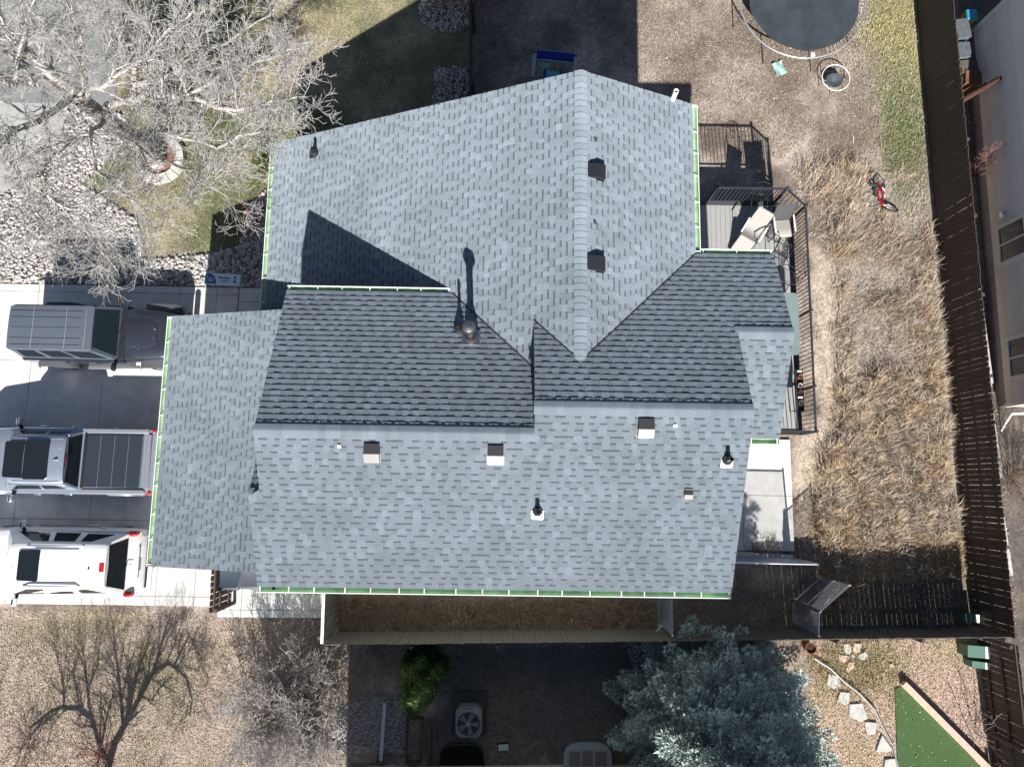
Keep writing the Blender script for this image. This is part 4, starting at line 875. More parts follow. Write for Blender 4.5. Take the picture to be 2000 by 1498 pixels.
def wavy(p, amp, rr=random.Random(2)):
    out = [Vector(p[0])]
    for i in range(len(p) - 1):
        q0, q1, q2, q3 = Vector(p[max(i - 1, 0)]), Vector(p[i]), Vector(p[i + 1]), Vector(p[min(i + 2, len(p) - 1)])
        for t in (.34, .67, 1.0):
            v = .5 * ((2 * q1) + (q2 - q0) * t + (2 * q0 - 5 * q1 + 4 * q2 - q3) * t * t + (3 * q1 - q0 - 3 * q2 + q3) * t ** 3)
            out.append(v + Vector((rr.gauss(0, amp), rr.gauss(0, amp), rr.gauss(0, amp))) * (0 if (t == 1 and i == len(p) - 2) else 1))
    return out
for p, r0, r1 in limbs: T.limb(wavy(p, .045), r0, min(r1, .012), 0, kids, start=.20, up=.10)
tr_ = thing('bare_tree', 'big leafless pale grey tree spreading over the front lawn', 'tree', tuple(base))
inst('trunk', T.mesh('trunk', [0], BARKL, 9, base), tr_); inst('branch', T.mesh('branch', [1, 2], TWIG, 4, base), tr_); inst('crown', T.mesh('crown', [3, 4], TWIG, 3, base), tr_)
# ---- tree whose shadow fills the lower left ---------------------------
T = Tree(8); yb = at(210, 1530).y
def sh(x, y, dy=0.0):
    s_ = at(x, y); z = max(.05, (s_.y - yb - dy) / 1.42); return Vector((s_.x + .06 * z, yb + dy, z))
base2 = sh(208, 1530); kids2 = [None, (.16, 1.15, 42), (.095, .6, 42), (.07, .32, 40)]
L2 = [([base2, sh(212, 1490), sh(222, 1455)], .12, .10), ([sh(222, 1455), sh(258, 1390, .1), sh(300, 1312, .2), sh(320, 1240, .3), sh(335, 1195, .3)], .085, .015),
 ([sh(208, 1490), sh(190, 1440, -.2), sh(176, 1402, -.2), sh(170, 1350, -.3), sh(165, 1305, -.2), sh(143, 1255, -.2)], .07, .015), ([sh(180, 1405, -.2), sh(150, 1384, -.4), sh(122, 1382, -.5), sh(100, 1388, -.5), sh(55, 1425, -.6)], .06, .015),
 ([sh(240, 1420), sh(232, 1335, .3), sh(222, 1250, .4), sh(218, 1210, .4)], .06, .015), ([sh(245, 1410), sh(258, 1340, -.3), sh(285, 1270, -.4), sh(300, 1215, -.5)], .06, .015),
 ([sh(300, 1312, .2), sh(330, 1296, .4), sh(362, 1322, .5), sh(375, 1370, .5), sh(370, 1400, .4)], .05, .012), ([sh(125, 1382, -.5), sh(122, 1330, -.3), sh(105, 1260, -.1)], .04, .012),
 ([sh(170, 1350, -.3), sh(190, 1300, .1), sh(195, 1240, .2)], .035, .01), ([sh(340, 1300, .4), sh(370, 1240, .2), sh(395, 1290, .3)], .03, .01)]
for i, (p, r0, r1) in enumerate(L2): T.limb(p, r0, r1, 0, kids2 if i else [None], up=.05)
tr_ = thing('bare_tree', 'leafless tree at the lower left edge casting a branching shadow on the leaf litter', 'tree', tuple(base2))
inst('trunk', T.mesh('trunk', [0], BARK, 8, base2), tr_); inst('crown', T.mesh('crown', [1, 2, 3], TWIGD, 3, base2), tr_)
# ---- shrubs -----------------------------------------------------------
def shrub(label, px, py, R, H, stems, m, seed, kids, r0=.016, cat='shrub', spread=.95, rmin=.0032):
    T = Tree(seed, rmin); r = T.r; b = at(px, py); b.z = -.02
    for k in range(stems):
        a = r.uniform(0, 6.283); rad = R * math.sqrt(r.random()) * spread; zt = H * math.sqrt(max(.12, 1 - (rad / R) ** 2)) * r.uniform(.75, 1.05); p0 = b + Vector((math.cos(a) * .12, math.sin(a) * .12, 0)) * r.random() * 2
        p1 = b + Vector((math.cos(a) * rad, math.sin(a) * rad, zt)); m1 = p0.lerp(p1, .4) + Vector((r.gauss(0, .08), r.gauss(0, .08), zt * .12)); m2 = p0.lerp(p1, .72) + Vector((r.gauss(0, .08), r.gauss(0, .08), zt * .07))
        T.limb([p0, m1, m2, p1], r0 * r.uniform(.7, 1.2), .004, 0, kids, start=.3, up=.12)
    e = thing('bare_shrub', label, cat, tuple(b)); inst('stem', T.mesh('stem', [0], m, 4, b), e); inst('crown', T.mesh('crown', [1, 2, 3], m, 3, b), e); return e
shrub('large dense leafless grey shrub below the concrete side pad', 588, 1378, 2.15, 2.35, 110, mat('twig_taupe', (.36, .335, .325), .85, noise=.2, nscale=8), 21, [None, (.14, .62, 38), (.10, .34, 40), (.10, .17, 40)], rmin=.0048)
shrub('small leafless reddish shrub in the shade against the house wall', 500, 440, .75, .8, 26, TWIGR, 22, [None, (.14, .3, 34), (.1, .15, 36)], .008)
shrub('pale pinkish twiggy shrub at the top over the rock bed', 866, -2, .85, 1.1, 40, mat('twig_pink', (.36, .27, .24), .85), 23, [None, (.13, .4, 36), (.1, .2, 36)], .009)
shrub('wine red twiggy shrub at the bottom left corner', 195, 1478, 1.0, .9, 26, TWIGR, 24, [None, (.15, .35, 36), (.1, .18, 36)], .008)
shrub('thin dark red twiggy shrub at the far lower left edge', 60, 1450, .9, .8, 16, TWIGR, 25, [None, (.16, .3, 36), (.1, .16, 36)], .007)
shrub('sparse leafless shrub by the fence in the lower right yard', 1905, 1420, 1.1, 1.5, 7, TWIGD, 26, [None, (.22, .5, 36), (.14, .25, 36)], .011)
shrub('dry twiggy bush tangled beside the open chain link gate', 1640, 1165, 1.1, .9, 46, mat('twig_straw', (.24, .18, .13), .9), 27, [None, (.13, .45, 36), (.1, .22, 36)], .008)
shrub('tangle of dry grey twigs against the plank fence in the shade', 1800, 1165, 1.3, .8, 40, TWIGD, 28, [None, (.13, .45, 36), (.1, .22, 36)], .008)
shrub('reddish leafless vine stems behind the dark fence by the beige house', 1905, 330, .6, 1.6, 12, mat('twig_rose', (.30, .15, .13), .85), 29, [None, (.14, .4, 36), (.1, .2, 36)], .007)
shrub('tangled bare bushes past the beige house corner', 1975, 930, 1.3, 1.3, 40, mat('twig_brown', (.2, .14, .11), .9), 30, [None, (.13, .5, 38), (.1, .25, 38)], .009)
# ---- blue spruce --------------------------------------------------------
def shoots(P, D, n, ln, wd, rng, colf, spread=.55):
    """bristly shoots: n flat needles bundles radiating round direction D"""
    k = len(P); D = D / np.linalg.norm(D, axis=1, keepdims=True); V = []; Cc = []
    for j in range(n):
        o = rng.normal(size=(k, 3)); d = D + o * spread; d /= np.linalg.norm(d, axis=1, keepdims=True); s_ = np.cross(d, rng.normal(size=(k, 3))); s_ /= np.linalg.norm(s_, axis=1, keepdims=True)
        l = ln * rng.uniform(.6, 1.15, (k, 1)); b = P + D * (ln * .5 * rng.uniform(-.3, 1, (k, 1)))
        V.append(np.stack([b - s_ * wd, b + s_ * wd, b + d * l], 1)); Cc.append(colf(k, j))
    V = np.concatenate(V).reshape(-1, 3); F = np.arange(len(V)).reshape(-1, 3); return V, F, np.concatenate(Cc)
LEAF = lambda nme, rough=.6: mat(nme, (.1, .15, .1), rough, attr=True, spec=.3)
rng = np.random.default_rng(5)
sb = Vector((5.55, -6.38, -.02)); SH, SR = 8.3, 2.85
sp = thing('blue_spruce', 'tall blue green spruce standing beyond the plank fence', 'tree', tuple(sb))
b = MB(); b.tube([(0, 0, 0), (.02, 0, 3), (0, .02, 6.5), (0, 0, SH - .15)], [.19, .14, .07, .015], 10); b.build('trunk', mat('spruce_bark', (.10, .075, .06), .9), sp, 60)
PP = []; DD = []; TT = []; br = MB()
z = .25
while z < SH - .15:
    R = SR * (1 - (z / SH)) ** .70 + .06; nb = 12 if z < 4 else 8; a0 = rng.uniform(0, 6.28)
    for j in range(nb):
        a = a0 + 6.283 * j / nb + rng.normal(0, .12); L = R * rng.uniform(.88, 1.06); dr = np.array([math.cos(a), math.sin(a), 0]); sd = np.array([-math.sin(a), math.cos(a), 0])
        zz = lambda t: z - .10 * L * t + .22 * L * t * t
        br.tube([(dr[0] * L * t, dr[1] * L * t, zz(t)) for t in (0, .5, 1)], [.03 * (R / SR) + .006, .015, .005], 4, cap=False)
        m = max(3, int(L / .085))
        for i in range(m):
            t = (i + .7) / m
            if t < .18: continue
            p = dr * L * t + np.array([0, 0, zz(t)])
            for sgn in (-1, 1):
                l = (1 - t) * .62 * L * .75 + .13; q = max(1, int(l / .105)); dd = dr * .75 + sd * sgn * .8
                for g in range(q):
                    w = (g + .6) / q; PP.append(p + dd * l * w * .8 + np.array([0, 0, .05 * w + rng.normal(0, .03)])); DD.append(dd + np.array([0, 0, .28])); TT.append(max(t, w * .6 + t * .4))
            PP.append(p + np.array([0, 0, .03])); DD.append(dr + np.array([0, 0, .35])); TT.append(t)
    z += .31 if z < 6 else .22
PP = np.array(PP); DD = np.array(DD); TT = np.array(TT)
br.build('branch', mat('spruce_twig', (.09, .065, .05), .9), sp)
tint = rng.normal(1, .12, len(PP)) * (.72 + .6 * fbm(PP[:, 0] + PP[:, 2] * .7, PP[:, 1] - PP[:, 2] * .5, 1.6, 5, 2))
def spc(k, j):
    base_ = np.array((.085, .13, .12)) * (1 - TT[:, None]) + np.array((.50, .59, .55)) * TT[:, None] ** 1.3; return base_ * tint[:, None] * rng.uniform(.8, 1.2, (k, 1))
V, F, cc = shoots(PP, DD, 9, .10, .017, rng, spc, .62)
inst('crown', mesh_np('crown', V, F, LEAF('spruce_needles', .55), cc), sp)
# ---- juniper ---------------------------------------------------------------
jb = at(832, 1308); jb.z = -.02; jn = thing('juniper', 'upright green juniper in the neighbour shade beside the gravel', 'shrub', tuple(jb))
b = MB(); b.tube([(0, 0, 0), (.02, 0, 1.2), (0, 0, 2.3)], [.05, .035, .01], 7); b.build('trunk', mat('spruce_bark', (.1, .075, .06), .9), jn)
n = 900; P = []; D = []
for q in range(14):
    a = rng.uniform(0, 6.28); rd = rng.uniform(.05, .46); hq = rng.uniform(1.5, 2.9) * (1.12 - .5 * rd); rq = rng.uniform(.2, .33); u = rng.normal(size=(n, 3)); u /= np.linalg.norm(u, axis=1, keepdims=True); u[:, 2] = np.abs(u[:, 2]) * 1.0
    t = rng.random(n) ** .45; P.append(np.stack([math.cos(a) * rd + u[:, 0] * rq * t, math.sin(a) * rd * 1.25 + u[:, 1] * rq * t, u[:, 2] ** .8 * hq * rng.uniform(.35, 1, n) + .05], 1)); D.append(np.stack([u[:, 0] * .5, u[:, 1] * .5, np.full(n, .9)], 1))
P = np.vstack(P); D = np.vstack(D)
V, F, cc = shoots(P, D, 6, .17, .009, rng, lambda k, j: np.array((.085, .15, .045)) * rng.uniform(.35, 1.6, (k, 1)) * np.where(rng.random((k, 1)) < .08, np.array([[2.4, 1.5, 1.4]]), 1), .6)
inst('crown', mesh_np('crown', V, F, LEAF('juniper_needles'), cc), jn)
# small green plant beside the front gutter
gb = at(512, 330); gb.z = -.02; e = thing('evergreen_shrub', 'low bright green shrub peeping past the front gutter', 'shrub', tuple(gb))
n = 700; P = rng.normal(0, 1, (n, 3)) * np.array((.10, .34, .11)) + np.array((0, 0, .28)); V, F, cc = shoots(P, P + np.array((0, 0, .4)), 6, .09, .012, rng, lambda k, j: np.array((.19, .24, .08)) * rng.uniform(.5, 1.4, (k, 1)), .6)
inst('crown', mesh_np('crown', V, F, LEAF('evergreen_leaf'), cc), e)
# ================================================================ ground cover (nobody could count it)
def blades(name, label, cat, pts, h, w, lean, colf, comb=None, rng=rng, kind='stuff', curve=.5):
    k = len(pts); z0 = ground_z(pts[:, 0], pts[:, 1]) - .004; a = rng.uniform(0, 6.283, k)
    if comb is not None: a = comb(pts) + rng.normal(0, 1.25, k)
    hh = h(pts) * rng.uniform(.5, 1.25, k) if callable(h) else h * rng.uniform(.5, 1.25, k); le = np.abs(rng.normal(lean, lean * .5, k)); d = np.stack([np.cos(a), np.sin(a)], 1); s_ = np.stack([-np.sin(a), np.cos(a)], 1)
    b = np.column_stack([pts, z0]); up = np.sqrt(np.clip(1 - np.clip(le, 0, .95) ** 2, .05, 1))
    mid = b + np.column_stack([d * (le * hh * .4)[:, None], hh * .62 * up]); tip = b + np.column_stack([d * (le * hh)[:, None], hh * up * (1 - curve * le)]); S3 = np.column_stack([s_, np.zeros(k)]) * (w * rng.uniform(.6, 1.4, (k, 1)))
    V = np.stack([b - S3, b + S3, mid + S3 * .8, mid - S3 * .8, tip], 1).reshape(-1, 3); q = np.arange(k) * 5
    F = np.concatenate([np.stack([q, q + 1, q + 2], 1), np.stack([q, q + 2, q + 3], 1), np.stack([q + 3, q + 2, q + 4], 1)]); c = colf(pts)
    inst(name, mesh_np(name, V, F, mat('blade_' + name, (.2, .2, .1), .8, attr=True, spec=.2), np.concatenate([c, c, c])), label=label, cat=cat, kind=kind)
def pal(*cols):
    cols = np.array(cols)
    def f(pts): return cols[rng.integers(0, len(cols), len(pts))] * rng.uniform(.7, 1.3, (len(pts), 1))
    return f
blk = lambda pts: ~(inpoly(pts[:, 0], pts[:, 1], [tuple(hw(x, y)[:2]) for x, y in ((-8.2, 4), (-6, 4), (-6, 8.8), (4.05, 8.8), (4.05, 5.2), (5.9, 5.2), (5.9, 1.3), (4.8, 1.3), (4.8, -1.95), (-8.2, -1.95))]))
def lawncol(p):
    t = np.clip((fbm(p[:, 0], p[:, 1], .55, 11, 4) - .42) * 3.5 + rng.normal(0, .35, len(p)), 0, 1)[:, None]; return (np.array((.135, .165, .07)) * (1 - t) + np.array((.42, .37, .25)) * t) * rng.uniform(.6, 1.4, (len(p), 1))
p = sample_poly(LAWN, 90000, rng); p = p[blk(p)]; p = p[soft(LAWN, p[:, 0], p[:, 1], .7, 41) > 0]
blades('lawn_grass', 'short green and straw coloured lawn grass of the front yard', 'grass', p, .05, .006, .5, lawncol)
YARD = pxpoly((925, -60), (1800, -60), (1810, 330), (1580, 350), (1500, 300), (1350, 250), (925, 250))
p = sample_poly(YARD, 80000, rng); p = p[blk(p)]; p = p[fbm(p[:, 0], p[:, 1], .8, 61, 3) > .40]
blades('dead_turf', 'matted dead grass of the back yard', 'grass', p, .065, .006, .75, pal((.36, .30, .245), (.28, .23, .185), (.46, .395, .33), (.15, .12, .10), (.26, .24, .16)))
for nme, poly, nn, cols in (('yellow_grass', YELG, 9000, ((.44, .40, .20), (.33, .33, .15), (.52, .46, .28))), ('green_grass', GRNS, 5000, ((.19, .24, .10), (.15, .20, .08), (.40, .35, .24)))):
    c0 = np.mean(poly, axis=0); q = rng.normal(0, 1, (nn, 2)) * (np.ptp(np.array(poly), axis=0) * np.array((.34, .30))) + c0; q = q[q[:, 0] < 13.3]
    blades(nme, {'yellow_grass': 'patch of yellow green grass beside the dark fence near the trampoline', 'green_grass': 'strip of thin green grass along the dark fence'}[nme], 'grass', q, .12, .007, .6, pal(*cols))
q = rng.normal(0, 1, (4500, 2)) * np.array((.28, 1.0)) + np.array(at(1762, 300)[:2])
blades('green_tuft', 'green grass tufts near the red bicycle', 'grass', q, .10, .007, .6, pal((.20, .25, .10), (.15, .21, .07), (.36, .32, .2)))
def comb(p): return fbm(p[:, 0], p[:, 1], .7, 71, 2) * 5 - 2.0
p = sample_poly(DRYG, 62000, rng); p = p + rng.normal(0, .28, p.shape); p = p[p[:, 0] < 13.25]; d_ = fbm(p[:, 0], p[:, 1], 1.1, 81, 3); p = p[(d_ + rng.normal(0, .06, len(p)) > .40) & (soft(PATHS, p[:, 0], p[:, 1], 1.3, 43) < rng.random(len(p)) * .9)]; p = p[np.hypot(p[:, 0] - 11.8, p[:, 1] - 9.0) > .62]
hgt = lambda p: .13 + .32 * np.clip((fbm(p[:, 0], p[:, 1], 1.1, 81, 3) - .44) * 4, 0, 1)
blades('dry_grass', 'tall dry straw coloured grass beside the dark fence', 'grass', p, hgt, .006, .75, pal((.52, .42, .31), (.40, .325, .255), (.62, .53, .43), (.29, .245, .21), (.48, .35, .235), (.20, .165, .145)), comb)
p = sample_poly(DRYG, 9000, rng); p = p[(fbm(p[:, 0], p[:, 1], 1.1, 81, 3) > .47) & (np.hypot(p[:, 0] - 11.8, p[:, 1] - 9.0) > .8)]; blades('straw_stems', 'long pale straw stems leaning over the dry grass', 'grass', p, .62, .0045, .8, pal((.60, .51, .40), (.50, .40, .30), (.44, .33, .23), (.3, .25, .2)), comb)
p = sample_poly(DRYG, 30000, rng); p = p + rng.normal(0, .35, p.shape); p = p[(p[:, 0] < 13.3) & (soft(PATHS, p[:, 0], p[:, 1], 1.3, 43) < rng.random(len(p)) * .9)]; blades('grey_stubble', 'grey flattened dead stems between the dry grass tufts', 'grass', p, .13, .005, .85, pal((.42, .375, .34), (.31, .275, .25), (.50, .45, .405), (.19, .165, .15)), comb)
cc_ = sample_poly(DRYG, 420, rng); cc_ = cc_[(fbm(cc_[:, 0], cc_[:, 1], .5, 101, 2) + .035 * (5 - cc_[:, 1]) > .46) & (cc_[:, 0] < 13.1) & (np.hypot(cc_[:, 0] - 11.8, cc_[:, 1] - 9.0) > 1.0)][:190]
kk = 110; lean_dir = rng.uniform(-1.2, 1.6, len(cc_)); off = rng.normal(0, .085, (len(cc_), kk, 2)); pts_c = (cc_[:, None] + off).reshape(-1, 2); ang_c = (np.arctan2(off[..., 1] + .06 * np.sin(lean_dir)[:, None], off[..., 0] + .06 * np.cos(lean_dir)[:, None])).reshape(-1); pts_c[:, 0] = np.minimum(pts_c[:, 0], 13.3)
tc_c = np.array(((.60, .50, .38), (.50, .40, .29), (.44, .37, .31), (.54, .40, .26)))[rng.integers(0, 4, len(cc_))].repeat(kk, 0)
blades('dry_brush', 'bushy pale clumps of dry brush rising above the dead grass', 'brush', pts_c, .52, .006, .62, lambda p: tc_c * rng.uniform(.55, 1.25, (len(p), 1)), lambda p: ang_c)
p = sample_poly(pxpoly((640, 1170), (1280, 1172), (1280, 1245), (640, 1245)), 9000, rng); blades('side_weeds', 'dry brown weeds along the shaded side yard', 'grass', p, .38, .004, .8, pal((.24, .18, .12), (.34, .26, .18), (.13, .1, .07)), comb)
p = sample_poly(pxpoly((1600, 1030), (1870, 1040), (1880, 1130), (1600, 1130)), 9000, rng); blades('fence_weeds', 'dry weeds at the edge of the plank fence shadow', 'grass', p, .35, .006, .8, pal((.46, .34, .2), (.34, .25, .15), (.5, .4, .27)), comb)
def litter(name, label, pts, size, cols, cat='leaves', h=.02):
    k = len(pts); z0 = ground_z(pts[:, 0], pts[:, 1]) + rng.uniform(.0, h, k); a = rng.uniform(0, 6.283, k); t = rng.normal(0, .5, k); t2 = rng.normal(0, .5, k); s_ = size * rng.uniform(.5, 1.4, k)
    u = np.stack([np.cos(a), np.sin(a), t], 1) * s_[:, None]; v = np.stack([-np.sin(a), np.cos(a), t2], 1) * (s_ * .55)[:, None]; b = np.column_stack([pts, z0 + .006])
    V = np.stack([b - u, b - v, b + u, b + v], 1).reshape(-1, 3); F = np.arange(4 * k).reshape(-1, 4)
    inst(name, mesh_np(name, V, F, mat('litter_' + name, (.2, .15, .1), .8, attr=True, spec=.2), pal(*cols)(pts)), label=label, cat=cat, kind='stuff')
p = sample_poly(LITTER, 46000, rng); p = p[p[:, 1] < -3.66 - .0145 * (p[:, 0] + 12) * 1.0 + .12]
litter('leaf_litter', 'fallen brown and tan leaves covering the ground at the lower left', p, .017, ((.46, .37, .28), (.42, .32, .25), (.52, .43, .34), (.34, .26, .20), (.25, .20, .15), (.46, .34, .29)))
p = sample_poly(LITTER, 22000, rng); p = p[(fbm(p[:, 0], p[:, 1], .8, 91, 3) > .56) & (p[:, 1] < -3.8)]; blades('litter_grass', 'thin green grass growing through the fallen leaves', 'grass', p, .07, .006, .6, pal((.16, .17, .06), (.22, .2, .09), (.11, .13, .05)))
p = sample_poly(SEY, 22000, rng); p = p[p[:, 1] < -4.15]; litter('mulch', 'pinkish wood mulch and leaves of the lower right yard', p, .0175, ((.52, .41, .33), (.46, .35, .28), (.58, .48, .41), (.36, .27, .2), (.46, .40, .27), (.28, .2, .15)), 'mulch')
q = np.array(at(1670, 1300)[:2]) + rng.normal(0, 1, (5000, 2)) * np.array((.8, .5)); q = q[q[:, 1] < -4.2]; blades('ornamental_grass', 'straw coloured ornamental grass near the flower shaped stones', 'grass', q, .16, .006, .7, pal((.46, .38, .24), (.36, .29, .17), (.24, .22, .1)))
p = sample_poly(LAWN, 5000, rng); p = p[blk(p)]; litter('lawn_leaves', 'scattered fallen leaves on the front lawn', p, .024, ((.46, .38, .28), (.36, .27, .19), (.55, .5, .42), (.30, .2, .13)))
p = sample_poly(YARD, 5000, rng); p = p[blk(p)]; litter('yard_leaves', 'scattered leaves and chips over the back yard soil', p, .022, ((.42, .35, .28), (.36, .28, .21), (.46, .40, .34), (.14, .10, .075), (.10, .075, .06)))
p = np.column_stack([rng.uniform(13.6, 14.8, 6000), rng.uniform(-4, 16, 6000)]); litter('strip_leaves', 'dead leaves in the strip between the fence and the beige house', p, .03, ((.36, .25, .18), (.24, .16, .12), (.45, .36, .28), (.14, .1, .08)))
# ---- rocks -----------------------------------------------------------------
bmi = bmesh.new(); bmesh.ops.create_icosphere(bmi, subdivisions=1, radius=1); ICO = np.array([v.co[:] for v in bmi.verts]); ICF = np.array([[v.index for v in f.verts] for f in bmi.faces]); bmi.free()
def rocks(name, label, pts, size, cols, cat='rocks', z=.0, flat=.62):
    k = len(pts); s_ = size * rng.uniform(.55, 1.35, k); a = rng.uniform(0, 6.283, k); e = rng.uniform(.65, 1.0, (k, 1)); n = len(ICO)
    B = ICO[None] * (1 + rng.normal(0, .10, (k, n, 1))) * np.stack([np.ones(k), e[:, 0], np.full(k, flat) * rng.uniform(.8, 1.2, k)], 1)[:, None] * s_[:, None, None]
    c, s2 = np.cos(a)[:, None], np.sin(a)[:, None]; X = B[:, :, 0] * c - B[:, :, 1] * s2; Y = B[:, :, 0] * s2 + B[:, :, 1] * c
    V = np.stack([X + pts[:, :1], Y + pts[:, 1:2], B[:, :, 2] + z + (s_ * .25 + rng.uniform(0, size * .5, k))[:, None]], 2).reshape(-1, 3); F = (ICF[None] + (np.arange(k) * n)[:, None, None]).reshape(-1, 3)
    inst(name, mesh_np(name, V, F, mat('rock_' + name, (.4, .4, .4), .85, attr=True, noise=.15, nscale=30), np.repeat(pal(*cols)(pts), len(ICF), 0), True), label=label, cat=cat, kind='stuff')
RC = ((.42, .40, .38), (.35, .34, .33), (.48, .455, .425), (.29, .275, .265), (.40, .355, .325), (.52, .50, .475))
BED = pxpoly((-60, 420), (70, 345), (122, 262), (143, 188), (235, 225), (268, 262), (160, 360), (268, 430), (285, 508), (400, 498), (470, 480), (490, 400), (520, 370), (530, 470), (515, 562), (-60, 567))
p = sample_poly(BED, 7800, rng); p = p[p[:, 1] + .0145 * p[:, 0] > 5.83]
rocks('river_rocks', 'grey and white river rock bed along the driveway edge', p, .055, RC)
BEDM = mat('bed_fabric', (.17, .16, .15), .95); b = MB(); b.prism(BED, -.03, .008); b.build('rock_bed', BEDM, label='dark soil under the river rock bed', cat='ground', kind='structure')
for nme, poly, cnt, lab in (('edging_rocks', pxpoly((818, 20), (826, 45), (850, 62), (880, 66), (917, 55), (918, -20), (820, -20)), 700, 'pale rocks in the rounded bed at the top beside the dividing fence'), ('corner_rocks', pxpoly((850, 132), (917, 132), (919, 200), (846, 205)), 450, 'rocks in the small shaded bed beside the dividing fence')):
    p = sample_poly(poly, cnt, rng); rocks(nme, lab, p, .05, RC)
p = sample_poly(PEBB, 3500, rng); p = p[p[:, 1] < -4.3]; rocks('pebbles', 'small grey pebbles beside the white drain pipe', p, .022, ((.36, .35, .37), (.28, .27, .29), (.44, .43, .44)))
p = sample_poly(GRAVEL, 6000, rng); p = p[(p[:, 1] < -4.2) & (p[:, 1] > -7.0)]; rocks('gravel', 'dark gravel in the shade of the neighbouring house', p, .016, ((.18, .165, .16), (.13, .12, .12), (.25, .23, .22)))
# ================================================================ neighbouring houses
BEIGE = mat('siding_beige', (.86, .80, .70), .7, noise=.05, nscale=2)
nh = thing('neighbour_house', 'beige lap sided house at the right edge with two white windows', 'house', (14.88, 8.3, 0), -.012)
ext = 6.0; zb0 = .38; H2 = 2.7
k = 0; z = zb0
while z < H2:
    b = MB(); w = 12.0; b.add([(-.012, -ext, z), (-.012, ext, z), (.018, ext, z + .2), (.018, -ext, z + .2), (.05, -ext, z), (.05, ext, z), (.05, ext, z + .2), (.05, -ext, z + .2)], [(0, 1, 2, 3), (0, 4, 5, 1), (1, 5, 6, 2), (3, 2, 6, 7), (0, 3, 7, 4), (4, 7, 6, 5)]); b.build('siding_board', mat('siding_beige_%d' % (k % 3), ((.86, .80, .70), (.83, .77, .67), (.88, .82, .73))[k % 3], .7, noise=.05, nscale=2), nh); z += .2; k += 1
b = MB(); b.box((4.05, 0, H2 / 2 + .2), (8, 2 * ext - .02, H2 + .2)); b.box((4.05, 0, .15), (7.94, 2 * ext - .1, .6)); b.build('wall', BEIGE, nh)
b = MB(); b.box((.025, 0, .16), (.05, 2 * ext, .42)); b.build('foundation', mat('foundation', (.3, .29, .28), .9, noise=.2, nscale=6), nh)
for s in (-1, 1): b = MB(); b.box((.0, s * (ext + .0), 1.6), (.09, .09, 2.5)); b.build('corner_trim', WHITE, nh)
b = MB(); b.add([(-.06, -ext - .4, H2), (-.06, ext + .4, H2), (4, ext + .4, H2 + 1.6), (4, -ext - .4, H2 + 1.6), (8.5, -ext - .4, H2), (8.5, ext + .4, H2)], [(0, 3, 2, 1), (3, 4, 5, 2), (0, 4, 3), (1, 2, 5), (0, 1, 5, 4)]); b.build('roof', mat('roof_brown', (.14, .12, .11), .9, noise=.2, nscale=20), nh)
def nwin(y0, y1, z0, z1):
    f = MB(); t = .10
    f.box((-.02, (y0 + y1) / 2, z0 - t / 2), (.06, y1 - y0 + 2 * t, t)); f.box((-.02, (y0 + y1) / 2, z1 + t / 2), (.06, y1 - y0 + 2 * t, t)); f.box((-.02, y0 - t / 2, (z0 + z1) / 2), (.06, t, z1 - z0)); f.box((-.02, y1 + t / 2, (z0 + z1) / 2), (.06, t, z1 - z0)); f.box((-.022, (y0 + y1) / 2, (z0 + z1) / 2), (.05, .045, z1 - z0))
    o = f.build('window', WHITE, nh)
    for a_, b_ in ((y0, (y0 + y1) / 2 - .02), ((y0 + y1) / 2 + .02, y1)):
        g = MB(); g.box((-.006, (a_ + b_) / 2, (z0 + z1) / 2), (.012, b_ - a_, z1 - z0)); g.build('pane', mat('pane_glass', (.05, .065, .075), .12, spec=.6, noise=.2, nscale=30), o)
w0 = at(1953, 470, .9); w1 = at(1962, 700, .9)
nwin(w0.y - 8.3 - .62, w0.y - 8.3 + .40, .72, 1.75); nwin(w1.y - 8.3 - .50, w1.y - 8.3 + .55, .72, 1.75)
b = MB(); b.box((-.04, at(1965, 418, 1.0).y - 8.3, .95), (.09, .2, .2), bev=.03); b.build('vent_hood', GALV, nh)
# south neighbour: wall and roof just outside the frame, its shade falls on the gravel
yS = -7.72
nsouth = thing('neighbour_house', 'neighbouring house beyond the bottom edge with pale foundation ledge', 'house', (0, 0, 0), 0)
sx0, sx1 = -3.7, 5.2
b = MB(); b.box(((sx0 + sx1) / 2, yS - 4.1, 2.15), (sx1 - sx0, 8, 4.3)); b.build('wall', mat('siding_pale', (.5, .52, .52), .7, noise=.05), nsouth)
b = MB(); b.box(((sx0 + sx1) / 2, yS - .06, .1), (sx1 - sx0 + .04, .14, .4)); b.build('foundation', CONC, nsouth)
b = MB(); e0, e1 = sx0 - .35, sx1 + .35; b.add([(e0, yS + .42, 4.2), (e1, yS + .42, 4.2), (e1, yS - 4.1, 6.1), (e0, yS - 4.1, 6.1), (e0, yS - 8.6, 4.2), (e1, yS - 8.6, 4.2), (e0, yS + .42, 4.08), (e1, yS + .42, 4.08)], [(0, 1, 2, 3), (3, 2, 5, 4), (0, 3, 4), (1, 5, 2), (6, 7, 1, 0), (0, 4, 5, 1)]); b.build('roof', mat('roof_brown', (.14, .12, .11), .9, noise=.2, nscale=20), nsouth)
